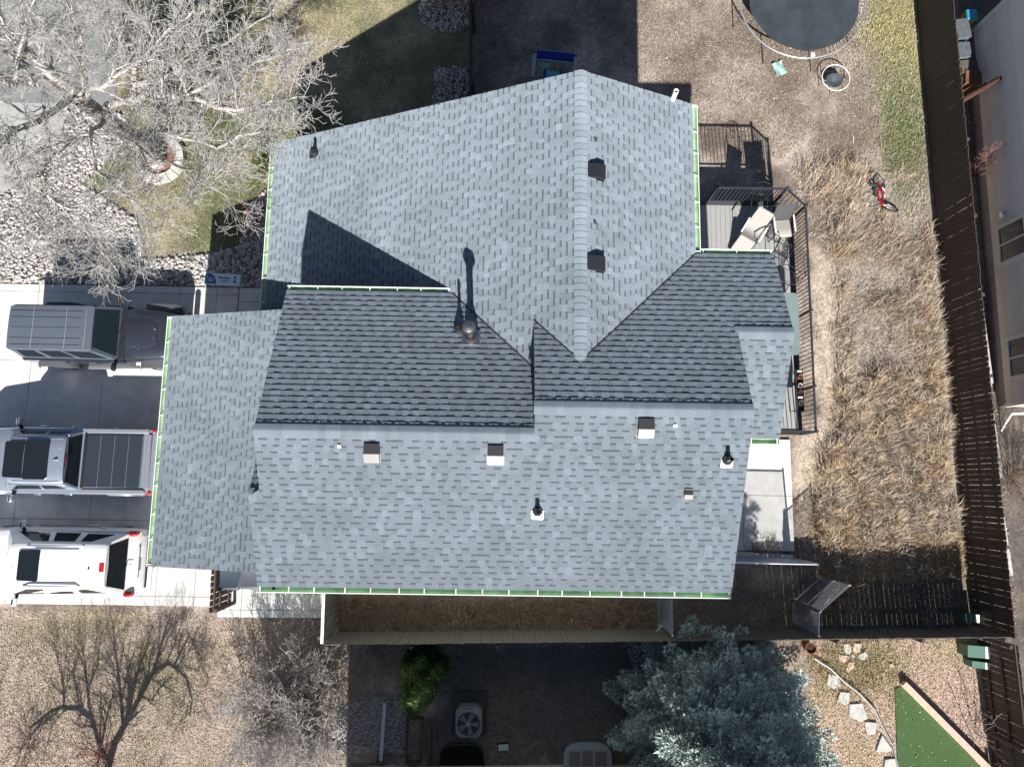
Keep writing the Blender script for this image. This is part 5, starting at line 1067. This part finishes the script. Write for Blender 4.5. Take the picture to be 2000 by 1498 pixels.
# ---- air conditioner
p = at(916, 1412, .4); ac = thing('air_conditioner', 'grey outdoor air conditioning unit with round fan on a dark pad', 'air conditioner', (p.x, p.y + .1, -.01))
ACM = mat('ac_grey', (.22, .25, .27), .5, noise=.08)
b = MB(); b.box((0, .06, .03), (.95, 1.15, .08)); b.build('pad', mat('ac_pad', (.05, .055, .06), .8), ac)
b = MB(); b.box((0, -.02, .38), (.72, .80, .62), bev=.12); b.build('casing', ACM, ac, 35)
b = MB(); b.lathe([(.30, .70), (.31, .705), (.30, .71), (.285, .70), (.28, .58)], (0, -.02, 0), 28, cap=False); b.build('fan_shroud', mat('ac_dark', (.06, .07, .08), .5), ac, 40)
b = MB(); b.lathe([(.285, .692), (.285, .694)], (0, -.02, 0), 28); b.build('fan_well', PLASTICB, ac)
b = MB(); b.lathe([(.07, .70), (.07, .735), (.05, .745)], (0, -.02, 0), 16); b.build('fan_hub', ACM, ac, 40)
for j in range(5):
    a = 2 * math.pi * j / 5; c_, s_ = math.cos(a), math.sin(a); rot2 = lambda x, y: (x * c_ - y * s_, x * s_ + y * c_ - .02)
    b = MB(); b.slab([(*rot2(.06, -.04), .70), (*rot2(.27, -.10), .70), (*rot2(.275, .05), .725), (*rot2(.06, .03), .722)], .006); b.build('fan_blade', mat('fan_metal', (.16, .18, .2), .3, .7), ac)
for j in range(5): b = MB(); b.box((-.16 + .08 * j, .40, .56), (.05, .03, .24)); b.build('louvre', mat('louvre_grey', (.3, .32, .33), .5), ac)
# ---- window wells
def well(label, px, py, r, cover=False):
    p = at(px, py); p.y = yS + .02; e = thing('window_well', label, 'window well', (p.x, p.y, 0)); n = 14
    def arc(rx, ry): return [(rx * math.copysign(abs(math.cos(math.pi * i / n)) ** .55, math.cos(math.pi * i / n)), ry * math.sin(math.pi * i / n) ** .55 if 0 < i < n else 0) for i in range(n + 1)]
    a, b_ = arc(r, r * .92), arc(r - .03, r * .92 - .03); m = MB()
    V = [(x, y, .09) for x, y in a] + [(x, y, .09) for x, y in b_] + [(x, y, -.02) for x, y in a] + [(x, y, -.02) for x, y in b_]; k = n + 1
    m.add(V, [f for i in range(n) for f in ((i, i + 1, k + i + 1, k + i), (i, 2 * k + i, 2 * k + i + 1, i + 1), (k + i, k + i + 1, 3 * k + i + 1, 3 * k + i))]); m.build('rim', mat('well_rim', (.07, .07, .075), .5, .4) if not cover else mat('cover_frame', (.34, .37, .40), .5), e)
    m = MB(); m.prism(b_, -.01, .006); m.build('pit', mat('well_dark', (.004, .004, .005), 1.0), e)
    if cover:
        m = MB(); m.prism(arc(r * 1.02, r * .94), .095, .115); m.build('cover', mat('cover_frame', (.34, .37, .40), .5), e)
        for x0, x1 in ((-.52, -.2), (-.15, .15), (.2, .52)):
            y1 = .40 if x0 == -.15 else .37; m = MB(); m.box(((x0 + x1) / 2, y1 / 2 + .02, .118), (x1 - x0, y1, .012), bev=.004); m.build('cover_pane', mat('cover_brown', (.19, .16, .14), .3), e)
    else: m = MB(); m.box((0, r * .3, .03), (.9, .012, .012)); m.build('grate_bar', BLACKM, e)
well('open black window well beside the air conditioner', 902, 1490, .64); well('window well under a grey framed cover near the spruce', 1147, 1490, .66, True)
# ---- flood light
p = at(984, 1458, .55); e = thing('flood_light', 'small flood lamp with pale glass face beyond the gravel', 'lamp', (p.x, p.y - .1, -.01), .1)
b = MB(); b.box((0, .1, .52), (.34, .24, .08), rx=.35, bev=.02); b.build('housing', BLACKM, e); b = MB(); b.box((0, .088, .562), (.28, .18, .014), rx=.35); b.build('glass', mat('lamp_glass', (.55, .66, .62), .18, noise=.12, nscale=9), e)
b = MB(); b.tube([(0, .06, .5), (.03, -.06, .28), (.05, -.12, 0)], .016, 8); b.build('stake', BLACKM, e); b = MB(); b.bar((-.2, .1, .5), (.2, .1, .5), .02, .02); b.build('bracket', STEEL, e)
# ---- drain pipe, edging, utility meter
p0, p1 = at(752, 1372, .04), at(744, 1484, .04); b = MB(); b.bar(p0, p1, .095, .07); dr = b.build('drain_pipe', mat('pvc_white', (.5, .52, .55), .5), label='white drain pipe lying on the pebbles', cat='pipe'); 
b = MB(); b.lathe([(.05, 0), (.05, .1)], p1 + Vector((0, -.02, -.02)), 12, (0, -1, .2)); b.build('coupling', mat('pvc_dark', (.12, .11, .1), .6), dr)
pg = [at(796, 1400), at(826, 1400), at(822, 1486), at(795, 1486)]; e = thing('planter_frame', 'narrow wooden planter frame beside the juniper', 'planter', (pg[0].x, pg[0].y, 0))
for i in range(4): b = MB(); b.bar(pg[i] - pg[0] + Vector((0, 0, .07)), pg[(i + 1) % 4] - pg[0] + Vector((0, 0, .07)), .05, .16); b.build('board', WOODD, e)
for dx in (14, 24): b = MB(); b.bar(at(826 + dx, 1400, .05), at(822 + dx, 1495, .05), .05, .12); b.build('edging_board', WOODG, label='weathered edging board %s' % ('next to the planter frame' if dx == 14 else 'between the planter frame and the window well'), cat='board')
p = at(770, 1488); e = thing('utility_meter', 'small grey utility meter against the neighbour foundation', 'meter', (p.x, p.y, 0)); b = MB(); b.box((0, 0, .42), (.2, .14, .26), bev=.03); b.lathe([(.08, 0), (.08, .04), (.06, .06)], (0, 0, .55), 14); b.build('case', mat('meter_grey', (.3, .36, .37), .4), e); b = MB(); b.tube([(0, 0, .3), (0, 0, -.02)], .025, 8); b.build('riser', STEEL, e); b = MB(); b.box((0, .03, .6), (.08, .05, .03)); b.build('dial', GLASSD, e)
b = MB(); b.prism(pxpoly((640, 1458), (738, 1455), (735, 1489), (600, 1489)), -.03, .02); b.build('stoop', mat('stoop', (.22, .18, .15), .9, noise=.1), label='flat brown step at the neighbour wall', cat='step', kind='structure')
# ================================================================ trampolines
def tramp(label, c, R, h, legs, matr, ringm, springs, leg_m, tilt=0.0, matm=None, cloth=1.0, shift=(0, 0), group=None):
    e = thing('trampoline', label, 'trampoline', (c.x, c.y, -.01), 0, group); r0 = .024 if R > 1 else .016
    b = MB(); b.tube([(R * math.cos(t), R * math.sin(t), h) for t in (2 * math.pi * j / 56 for j in range(56))], r0, 8, closed=True); b.build('frame_ring', ringm, e, 60)
    n = 48; b = MB(); V = [(0, 0, h - .05)]
    for rr, dz in ((.4, -.05), (.75, -.03), (1.0, -.012)): V += [(shift[0] + matr * rr * math.cos(2 * math.pi * j / n) * (1 + .012 * math.sin(j * 7.3)), shift[1] + cloth * matr * rr * math.sin(2 * math.pi * j / n) * (1 + .012 * math.sin(j * 5.1)), h + dz + tilt * matr * rr * math.sin(2 * math.pi * j / n)) for j in range(n)]
    F = [(0, 1 + j, 1 + (j + 1) % n) for j in range(n)]
    for k in range(2): F += [(1 + k * n + j, 1 + (k + 1) * n + j, 1 + (k + 1) * n + (j + 1) % n, 1 + k * n + (j + 1) % n) for j in range(n)]
    b.add(V, F); b.build('jumping_mat', matm, e, 60)
    for j in range(springs[0]):
        t = math.radians(springs[1] + (springs[2] - springs[1]) * j / max(1, springs[0] - 1)); b = MB(); b.tube([(shift[0] + matr * .99 * math.cos(t), shift[1] + cloth * matr * .99 * math.sin(t), h - .012), (R * .985 * math.cos(t), R * .985 * math.sin(t), h)], .011 if R > 1 else .007, 5); b.build('spring', GALV, e)
    for j in range(legs):
        t = 2 * math.pi * (j + .3) / legs; b = MB(); d = Vector((math.cos(t), math.sin(t), 0)); b.tube([d * R + Vector((0, 0, h - .02)), d * R * 1.02 + Vector((0, 0, .0))], r0 * .8, 7); b.build('leg', leg_m, e)
    return e
RING = mat('ring_steel', (.55, .58, .6), .35, .6)
MATB = mat('mat_black', (.038, .048, .058), .7, noise=.35, nscale=2.2, bump=.2, bscale=90)
tramp('big round trampoline with slack dark mat at the top edge', at(1567, 0, .72), 1.98, .72, 8, 1.74, RING, (26, -75, 30), GALV, 0, MATB, 1, (.07, .02))
tramp('mini trampoline with white ring and torn dark mat', at(1633, 152, .26), .44, .26, 6, .27, mat('ring_white', (.75, .74, .72), .4), (7, -20, 60), STEEL, .12, MATB, .8, (-.05, -.08))
# tarp scrap, paper on mat
p = at(1521, 136); b = MB(); r = random.Random(4); n = 6; V = []
for i in range(n + 1):
    for j in range(n + 1): V.append(((i / n - .5) * .34 + r.gauss(0, .008), (j / n - .5) * .46 + r.gauss(0, .008), .03 + .05 * math.sin(i * 1.3) * math.cos(j * .9) + r.uniform(0, .02)))
b.add(V, [(i * 7 + j, i * 7 + 7 + j, i * 7 + 8 + j, i * 7 + j + 1) for i in range(n) for j in range(n)]); o = b.build('tarp', mat('tarp_green', (.33, .5, .45), .5), label='crumpled pale green tarp scrap under the trampoline edge', cat='tarp', smooth=60); o.location = (p.x, p.y, 0); o.rotation_euler = (0, 0, .35)
p = at(1588, 108, .72); b = MB(); b.slab([(-.08, -.06, .004), (.08, -.07, .004), (.06, .07, .006), (-.04, .09, .004)], .004); b.build('paper_sheet', WHITE, label='white sheet of paper on the trampoline mat', cat='paper', loc=(p.x, p.y, .712))
# ================================================================ bicycle lying in the grass
def bike():
    p = at(1722, 382); e = thing('bicycle', 'red child bicycle lying in the dry grass', 'bicycle', (p.x, p.y, .0), math.radians(-72))
    BR = mat('bike_red', (.55, .015, .035), .3, coat=.6)
    tl = Matrix.Rotation(math.radians(62), 3, 'X')
    G = lambda x, z, y=0.0: tl @ Vector((x, y, z)) + Vector((0, 0, .13))
    def wl(cx_, cz, steer, r=.25):
        ax = tl @ (Matrix.Rotation(steer, 3, 'Z') @ Vector((0, 1, 0))); c0 = G(cx_, cz); u = ax.orthogonal().normalized(); w = ax.cross(u)
        pts_ = lambda rr: [c0 + (u * math.cos(t) + w * math.sin(t)) * rr for t in (2 * math.pi * j / 28 for j in range(28))]
        b = MB(); b.tube(pts_(r), .024, 8, closed=True); wo_ = b.build('wheel', RUBBER, e, 60); b = MB(); b.tube(pts_(r * .86), .012, 6, closed=True); b.build('rim', mat('rim_grey', (.5, .52, .54), .35, .7), wo_, 60)
        b = MB(); q = pts_(r * .86)
        for j in range(0, 28, 2): b.tube([c0, q[j]], .0022, 3)
        b.tube([c0 - ax * .04, c0 + ax * .04], .02, 8); b.build('spokes', GALV, wo_)
    wl(-.40, .0, 0); wl(.46, .0, math.radians(32))
    b = MB()
    for a_, c_, r_ in (((-.40, 0), (-.05, -.02), .013), ((-.40, 0), (-.12, .28), .012), ((-.05, -.02), (-.14, .34), .019), ((-.14, .28), (.33, .36), .022), ((-.05, -.02), (.33, .30), .026), ((.33, .40), (.35, .28), .026)): b.tube([G(*a_), G(*c_)], r_, 8)
    b.build('frame', BR, e, 50)
    b = MB(); b.tube([G(.35, .28), G(.40, .16), G(.46, 0, .05)], .016, 7); b.tube([G(.35, .28), G(.40, .16), G(.46, 0, -.05)], .016, 7); b.build('fork', ARMW, e, 50)
    b = MB(); b.tube([G(.33, .40), G(.31, .50), G(.28, .52, .28)], .012, 7); b.tube([G(.31, .50), G(.28, .52, -.26)], .012, 7); b.build('handlebar', BLACKM, e)
    b = MB(); b.lathe([(.03, -.12), (.075, -.06), (.05, .06), (.02, .14)], G(-.16, .40), 12, tl @ Vector((1, 0, 0))); b.build('saddle', PLASTICB, e, 50)
    b = MB(); b.lathe([(.08, 0), (.08, .01)], G(-.05, -.02, -.04), 18, tl @ Vector((0, 1, 0))); b.tube([G(-.05, -.02, -.06), G(.07, -.1, -.06), G(.07, -.1, -.14)], .01, 6); b.tube([G(-.05, -.02, .06), G(-.17, .06, .06), G(-.17, .06, .14)], .01, 6); b.build('crank', STEEL, e)
bike()
# ================================================================ play table by the north gable
p = at(1083, 125, 1.0); e = thing('play_frame', 'grey framed play kitchen with blue and teal panels behind the gable', 'toy', (p.x, p.y, -.01), -.1)
GP = mat('play_grey', (.28, .29, .31), .6); BL = mat('play_blue', (.012, .03, .30), .5); TEAL = mat('play_teal', (.06, .36, .36), .5)
for sx_ in (-1, 1):
    for yy in (.25, -.6): b = MB(); b.box((sx_ * .62, yy, .56), (.11, .09, 1.12), bev=.015); b.build('post', GP, e)
    b = MB(); b.box((sx_ * .62, -.18, 1.09), (.11, .94, .06), bev=.01); b.build('side_beam', GP, e)
b = MB(); b.box((0, .24, 1.02), (1.14, .05, .30), rx=-.5); b.build('header_panel', BL, e); b = MB(); b.box((0, .10, .98), (1.14, .04, .04)); b.build('cross_bar', GP, e)
b = MB(); b.box((-.02, -.16, .62), (.42, .34, .05), rx=-.2, bev=.02); b.build('seat', TEAL, e, 35); b = MB(); b.box((-.27, -.2, .52), (.07, .42, .36)); b.box((.23, -.2, .52), (.07, .42, .36)); b.build('seat_side', BL, e)
b = MB(); b.slab([(-.52, .06, .80), (-.30, -.02, .66), (-.1, .07, .80), (-.1, .09, .84), (-.52, .09, .84)], .02); b.build('canopy', mat('play_mint', (.2, .5, .35), .6), e); b = MB(); b.box((-.32, -.40, .40), (.46, .3, .06)); b.build('tray', BL, e)
# ================================================================ shingle bundle
q4 = [at(400, 533, .22), at(470, 537, .22), at(470, 558, .22), at(400, 553, .22)]; cb = sum(q4, Vector()) / 4; an = math.atan2((q4[1] - q4[0]).y, (q4[1] - q4[0]).x)
e = thing('shingle_bundle', 'blue and white wrapped shingle bundle on the river rocks', 'package', (cb.x, cb.y, .03), an)
WR = mat('wrap_white', (.60, .68, .80), .35); BLUW = mat('wrap_blue', (.03, .10, .30), .35); BLUL = mat('wrap_sky', (.10, .33, .55), .35); INK = mat('ink_navy', (.01, .015, .06), .5)
b = MB(); b.box((0, 0, .10), (1.06, .34, .20), bev=.012); b.build('wrapper', WR, e)
b = MB(); b.box((-.49, 0, .102), (.085, .344, .203), bev=.012); b.build('end_band', BLUL, e)
b = MB(); b.prism([(-.45, -.165)] + [(-.45 + .27 * math.sin(math.pi / 2 * t / 10), -.165 + .33 * math.cos(math.pi / 2 * t / 10)) for t in range(11)], .2005, .2035); b.build('emblem', BLUW, e)
b = MB(); b.lathe([(.085, 0), (.085, .0015)], (-.345, -.03, .204), 24); b.build('emblem_globe', mat('globe_pale', (.32, .42, .55), .4), e)
for dx, dy in ((-.36, .075), (-.31, .045)): b = MB(); b.lathe([(.022, 0), (.022, .001)], (dx, dy, .2062), 12); b.build('emblem_dot', INK, e)
def text(s_, size, loc, m, name, bold=.0, sx=1.0):
    cu = bpy.data.curves.new(name, 'FONT'); cu.body = s_; cu.size = size; cu.extrude = .0006; cu.offset = bold; cu.shear = .2; cu.align_x = 'CENTER'; cu.align_y = 'CENTER'
    o = bpy.data.objects.new(name, cu); C.objects.link(o); dg = bpy.context.evaluated_depsgraph_get(); dg.update(); me = bpy.data.meshes.new_from_object(o.evaluated_get(dg)); bpy.data.objects.remove(o); me.materials.clear(); me.materials.append(m)
    return inst(name, me, e, loc, None, (sx, 1, 1))
text('Pinnacle', .10, (.03, .035, .2045), INK, 'lettering', .002); text('Impact', .095, (.05, -.06, .2045), mat('ink_blue', (.06, .16, .38), .5), 'lettering', .001); text('ATLAS', .042, (-.345, -.03, .2085), INK, 'lettering', .001)
b = MB(); b.lathe([(.05, 0), (.05, .0012)], (.37, .06, .2035), 3); b.box((.37, -.07, .204), (.09, .05, .0015)); b.box((.37, .0, .204), (.10, .012, .0015)); b.build('printed_mark', INK, e)
# ================================================================ bins
def bin_(label, px, py, col):
    p = at(px, py, 1.0); e = thing('wheelie_bin', label, 'bin', (p.x, p.y + .08, .037), YAW); BM = mat('bin_%d' % int(col[2] * 1000), col, .45)
    b = MB(); b.loft([[Vector((x * s_, y * s_, z)) for x, y in ((-.30, -.33), (.30, -.33), (.30, .33), (-.30, .33))] for s_, z in ((.8, 0), (.86, .3), (1, .95))]); b.build('tub', BM, e)
    b = MB(); b.loft([[Vector((x * s_, y * s_, z)) for x, y in ((-.32, -.30), (-.28, -.36), (.28, -.36), (.32, -.30), (.32, .36), (-.32, .36))] for s_, z in ((1.03, .94), (1.05, .97), (1.0, 1.01), (.86, 1.03), (.80, 1.015))]); b.build('lid', BM, e, 35)
    b = MB(); b.tube([(-.24, .40, .98), (.24, .40, .98)], .018, 8); b.build('handle', BM, e)
    for s in (-1, 1): b = MB(); b.lathe([(.11, 0), (.11, .05)], (s * .25 - .025, .3, .11), 14, (1, 0, 0)); b.build('wheel', RUBBER, e)
bin_('dark blue grey wheelie bin beside the garage roof corner', 447, 1130, (.045, .06, .085)); bin_('flat grey wheelie bin half hidden under the main roof edge', 493, 1128, (.085, .095, .115))
# ================================================================ stone tree ring
rc = at(312, 313); e = thing('stone_ring', 'pale stone block ring around the foot of the big bare tree', 'tree ring', (rc.x, rc.y, -.02)); STN = mat('ring_stone', (.52, .50, .47), .9, noise=.18, nscale=8)
for j in range(18):
    a0, a1 = 2 * math.pi * (j + .04) / 18, 2 * math.pi * (j + .96) / 18; r0, r1 = .55 + random.uniform(-.01, .01), .80 + random.uniform(-.012, .012); b = MB(); b.prism([(r0 * math.cos(a0), r0 * math.sin(a0)), (r1 * math.cos(a0), r1 * math.sin(a0)), (r1 * math.cos(a1), r1 * math.sin(a1)), (r0 * math.cos(a1), r0 * math.sin(a1))], 0, .20 + random.uniform(-.012, .012)); b.build('block', STN, e)
b = MB(); b.lathe([(.55, .08), (.3, .11), (.001, .12)], (0, 0, 0), 24); b.build('soil', mat('ring_soil', (.2, .09, .06), .95, noise=.4, nscale=25), e)
# ================================================================ right strip clutter
p = at(1897, 30, .5); e = thing('storage_bin', 'yellow bin with blue lid behind the fence at the top right', 'bin', (p.x, p.y, -.01)); b = MB(); b.loft([[Vector((x * s_, y * s_, z)) for x, y in ((-.16, -.16), (.16, -.16), (.16, .16), (-.16, .16))] for s_, z in ((.8, 0), (1, .5))]); b.build('tub', mat('bin_yellow', (.55, .42, .03), .5), e); b = MB(); b.box((0, 0, .53), (.34, .36, .07), bev=.03); b.build('lid', mat('bin_blue', (.03, .28, .5), .4), e)
DKT = mat('lid_slate', (.10, .115, .13), .6, noise=.2, nscale=9)
for lab, px, py, w, l, h, colr in (('dark slate storage chest nearest the yellow bin', 1881, 56, .42, .62, .55, DKT), ('smaller slate storage chest below the first one', 1884, 98, .36, .50, .5, DKT), ('grey wooden crate behind the dark fence', 1893, 130, .5, .4, .45, WOODG), ('rust brown wooden trough behind the dark fence', 1902, 152, .5, .42, .5, mat('wood_rust', (.16, .075, .05), .85, noise=.3, nscale=7))):
    p = at(px, py, h); e = thing('storage_box', lab, 'box', (max(p.x, 13.72 + w / 2), p.y, -.01), random.uniform(-.1, .15)); b = MB(); b.box((0, 0, h / 2), (w, l, h), bev=.01); b.build('body', colr, e); b = MB(); b.box((0, 0, h + .015), (w + .03, l + .03, .03), bev=.008); b.build('lid', colr, e); b = MB(); b.box((-w / 2 - .015, 0, h * .8), (.02, .12, .04)); b.build('handle', STEEL, e)
p = at(1908, 196, .2); p.x = 14.42; q_ = at(1962, 160, 1.3); e = thing('wooden_log', 'rough brown log leaning against the beige wall', 'log', (p.x, p.y, -.02)); b = MB(); d_ = Vector((14.80, q_.y, 1.5)) - Vector((p.x, p.y, 0)); b.tube([(0, 0, 0), d_ * .33 + Vector((.02, .02, 0)), d_ * .66, d_], [.10, .105, .09, .07], 9); b.build('log', mat('log_bark', (.07, .034, .022), .9, noise=.4, nscale=11, bump=.6), e, 50); b = MB(); b.tube([d_ * .6, d_ * .7 + Vector((-.05, .1, .05))], .025, 6); b.build('stub', mat('log_bark', (.13, .055, .032), .9), e)
for i, (y0, y1) in enumerate(((6.2, 3.0), (2.9, .2), (.1, -2.6))): b = MB(); b.bar((14.5, y0, .05), (14.62 + .02 * i, y1, .05), .14, .09); b.build('edging_board', mat('edging_pale', (.45, .42, .39), .85, noise=.3, nscale=5), label=('long', 'middle', 'lower')[i] + ' pale edging board lying between the dark fence and the beige house', cat='board')
p = at(1944, 530, .2); e = thing('garden_hose', 'rusty orange pipe and coil under the first window', 'pipe', (p.x, p.y, 0)); b = MB(); b.tube([(0, .55, .05), (.02, .2, .1), (.03, 0, .12), (.06, -.2, .1)], .03, 8); b.build('pipe', mat('rust', (.30, .11, .03), .8, noise=.3, nscale=12), e, 50); b = MB(); b.tube([(.05 + .09 * math.cos(t), -.3 + .1 * math.sin(t), .08 + .004 * k_) for k_, t in enumerate(2 * math.pi * j / 12 for j in range(30))], .02, 6); b.build('coil', mat('rust', (.30, .11, .03), .8), e, 50)
p0 = at(1963, 800, .35); e = thing('white_pipe', 'white bent pipe at the beige house corner', 'pipe', (p0.x + .1, p0.y - .15, 0)); b = MB(); b.tube([(.5, .03, .4), (.06, .02, .4), (.0, -.06, .38), (-.02, -.25, .2), (-.02, -.45, .0)], .03, 8); b.build('pipe', WHITE, e, 50)
# ================================================================ lower right yard
TURF = TURF_POLY = pxpoly((1748, 1345), (1768, 1338), (1925, 1510), (1925, 1560), (1755, 1560))
b = MB(); b.prism(TURF, -.03, .015); b.build('turf_base', mat('turf_base', (.05, .10, .03), .9, noise=.2, nscale=20), label='small bright green lawn in the lower right corner', cat='lawn', kind='structure')
blades('turf_grass', 'dense short green blades of the small corner lawn', 'grass', sample_poly(TURF, 26000, rng), .055, .006, .4, pal((.09, .19, .055), (.11, .23, .07), (.06, .13, .035), (.20, .27, .12), (.30, .30, .18)))
p = sample_poly(TURF, 260, rng); litter('turf_leaves', 'stray leaves and straw on the small corner lawn', p, .02, ((.5, .42, .3), (.4, .3, .2), (.6, .52, .42)), h=.05)
b = MB(); b.bar(at(1763, 1333, .08), at(1935, 1505, .08), .15, .2); b.build('timber_beam', mat('timber_pink', (.60, .44, .36), .8, noise=.15, nscale=5), label='long pale timber beam edging the corner lawn', cat='beam')
FS = mat('flagstone', (.48, .48, .45), .9, noise=.18, nscale=5, bump=.3, bscale=20)
def stone(poly, label, grp, m=FS, h=.035):
    P = [at(x, y) for x, y in poly]; c = sum(P, Vector()) / len(P); b = MB(); V = [(p.x - c.x, p.y - c.y) for p in P]
    n = len(V); r = random.Random(int(c.x * 1000)); V2 = []
    for i in range(n):
        a, d = Vector(V[i]), Vector(V[(i + 1) % n]); V2 += [tuple(a), tuple(a.lerp(d, .5) * r.uniform(.97, 1.05))]
    b.loft([[Vector((x, y, -.03)) for x, y in V2], [Vector((x, y, h - .01)) for x, y in V2], [Vector((x * .95, y * .95, h)) for x, y in V2]]); b.build('stepping_stone', m, loc=(c.x, c.y, 0), label=label, cat='stone', group=grp)
G1 = 'flagstones of the path beside the spruce'
for poly, lab in (([(1616, 1316), (1636, 1318), (1641, 1338), (1628, 1344), (1615, 1334)], 'topmost flagstone of the path beside the spruce'), ([(1640, 1350), (1660, 1352), (1657, 1372), (1650, 1376), (1634, 1368)], 'second flagstone from the top beside the spruce'), ([(1658, 1374), (1684, 1372), (1694, 1402), (1678, 1408), (1658, 1396)], 'largest squarish flagstone in the middle of the path'), ([(1688, 1409), (1712, 1410), (1708, 1432), (1692, 1434)], 'small square flagstone below the largest one'), ([(1722, 1434), (1742, 1462), (1730, 1468), (1710, 1466)], 'pointed flagstone second from the bottom of the path'), ([(1728, 1482), (1750, 1480), (1756, 1502), (1724, 1504)], 'flagstone cut by the bottom edge of the photo')): stone(poly, lab, G1)
PK = mat('petal_pink', (.58, .44, .37), .9, noise=.15, nscale=6); G2 = 'petal stones of the stone flower'
for poly, lab, m in (([(1646, 1258), (1658, 1256), (1663, 1270), (1660, 1278), (1650, 1274)], 'upper left white petal stone of the flower', FS), ([(1667, 1256), (1682, 1257), (1680, 1272), (1668, 1276), (1665, 1268)], 'upper right pink petal stone of the flower', PK), ([(1676, 1278), (1690, 1272), (1696, 1282), (1686, 1289), (1676, 1286)], 'right whitish petal stone of the flower', FS), ([(1636, 1278), (1656, 1280), (1660, 1284), (1648, 1294), (1637, 1288)], 'left pink petal stone of the flower', PK), ([(1656, 1294), (1666, 1292), (1668, 1302), (1656, 1314), (1651, 1306)], 'lower pink petal stone of the flower', PK), ([(1661, 1278), (1668, 1277), (1669, 1283), (1662, 1284)], 'small round centre stone of the flower', FS), ([(1735, 1296), (1742, 1296), (1744, 1302), (1737, 1304)], 'lone small pink stone beside the ornamental grass', PK)): stone(poly, lab, G2 if 'flower' in lab else None, m, .03)
e = [at(x, y, .06) for x, y in ((1590, 1285), (1622, 1305), (1648, 1330), (1680, 1355), (1708, 1385), (1725, 1420), (1745, 1458), (1754, 1500), (1756, 1540))]
b = MB(); b.tube(e, .022, 6); b.build('edging_strip', mat('edging_metal', (.45, .46, .46), .45, .5), label='curved metal edging between flagstones and the corner lawn', cat='edging', smooth=50)
def hive(label, px, py, w, l, h, rz):
    p = at(px, py, h); e = thing('garden_box', label, 'box', (p.x, p.y, -.01), rz); b = MB(); b.box((0, 0, h / 2), (l, w, h)); b.build('body', mat('box_green', (.09, .18, .14), .5), e); b = MB(); b.box((-.06, 0, h + .006), (l - .12, w + .02, .012)); b.build('green_top', mat('box_glass', (.12, .22, .18), .2), e); b = MB(); b.box((l / 2 - .06, 0, h + .008), (.14, w + .02, .016)); b.build('white_top', WHITE, e)
hive('larger green and white garden box by the corner fence', 1912, 1273, .30, .62, .45, -.08); hive('smaller green and white garden box below the larger one', 1916, 1299, .16, .5, .35, -.12); hive('pale green box in the shade of the plank fence corner', 1898, 1207, .2, .42, .4, -.08)
p = at(1583, 1265, .3); e = thing('rust_planter', 'rust red pot beside the plank fence under the spruce', 'pot', (p.x, min(p.y, -4.45), -.01)); b = MB(); b.lathe([(.11, 0), (.15, .28), (.16, .36), (.14, .36), (.13, .3)], (0, 0, 0), 18); b.build('pot', mat('terracotta', (.25, .06, .025), .7), e, 40); b = MB(); b.lathe([(.13, 0), (.001, .01)], (0, 0, .3), 14); b.build('soil', mat('pot_soil', (.03, .024, .018), .95), e)
# low kerb and branch pile at the patio edge
b = MB(); b.bar(at(1432, 1080, .06), at(1548, 1088, .06), .12, .16); b.build('patio_kerb', CONC, label='low kerb below the small patio', cat='kerb')
shrub('pile of dry coiled branches between patio and chain link fence', 1495, 1074, .55, .25, 40, mat('twig_straw', (.24, .18, .13), .9), 33, [None, (.12, .3, 40), (.1, .15, 40)], .007)
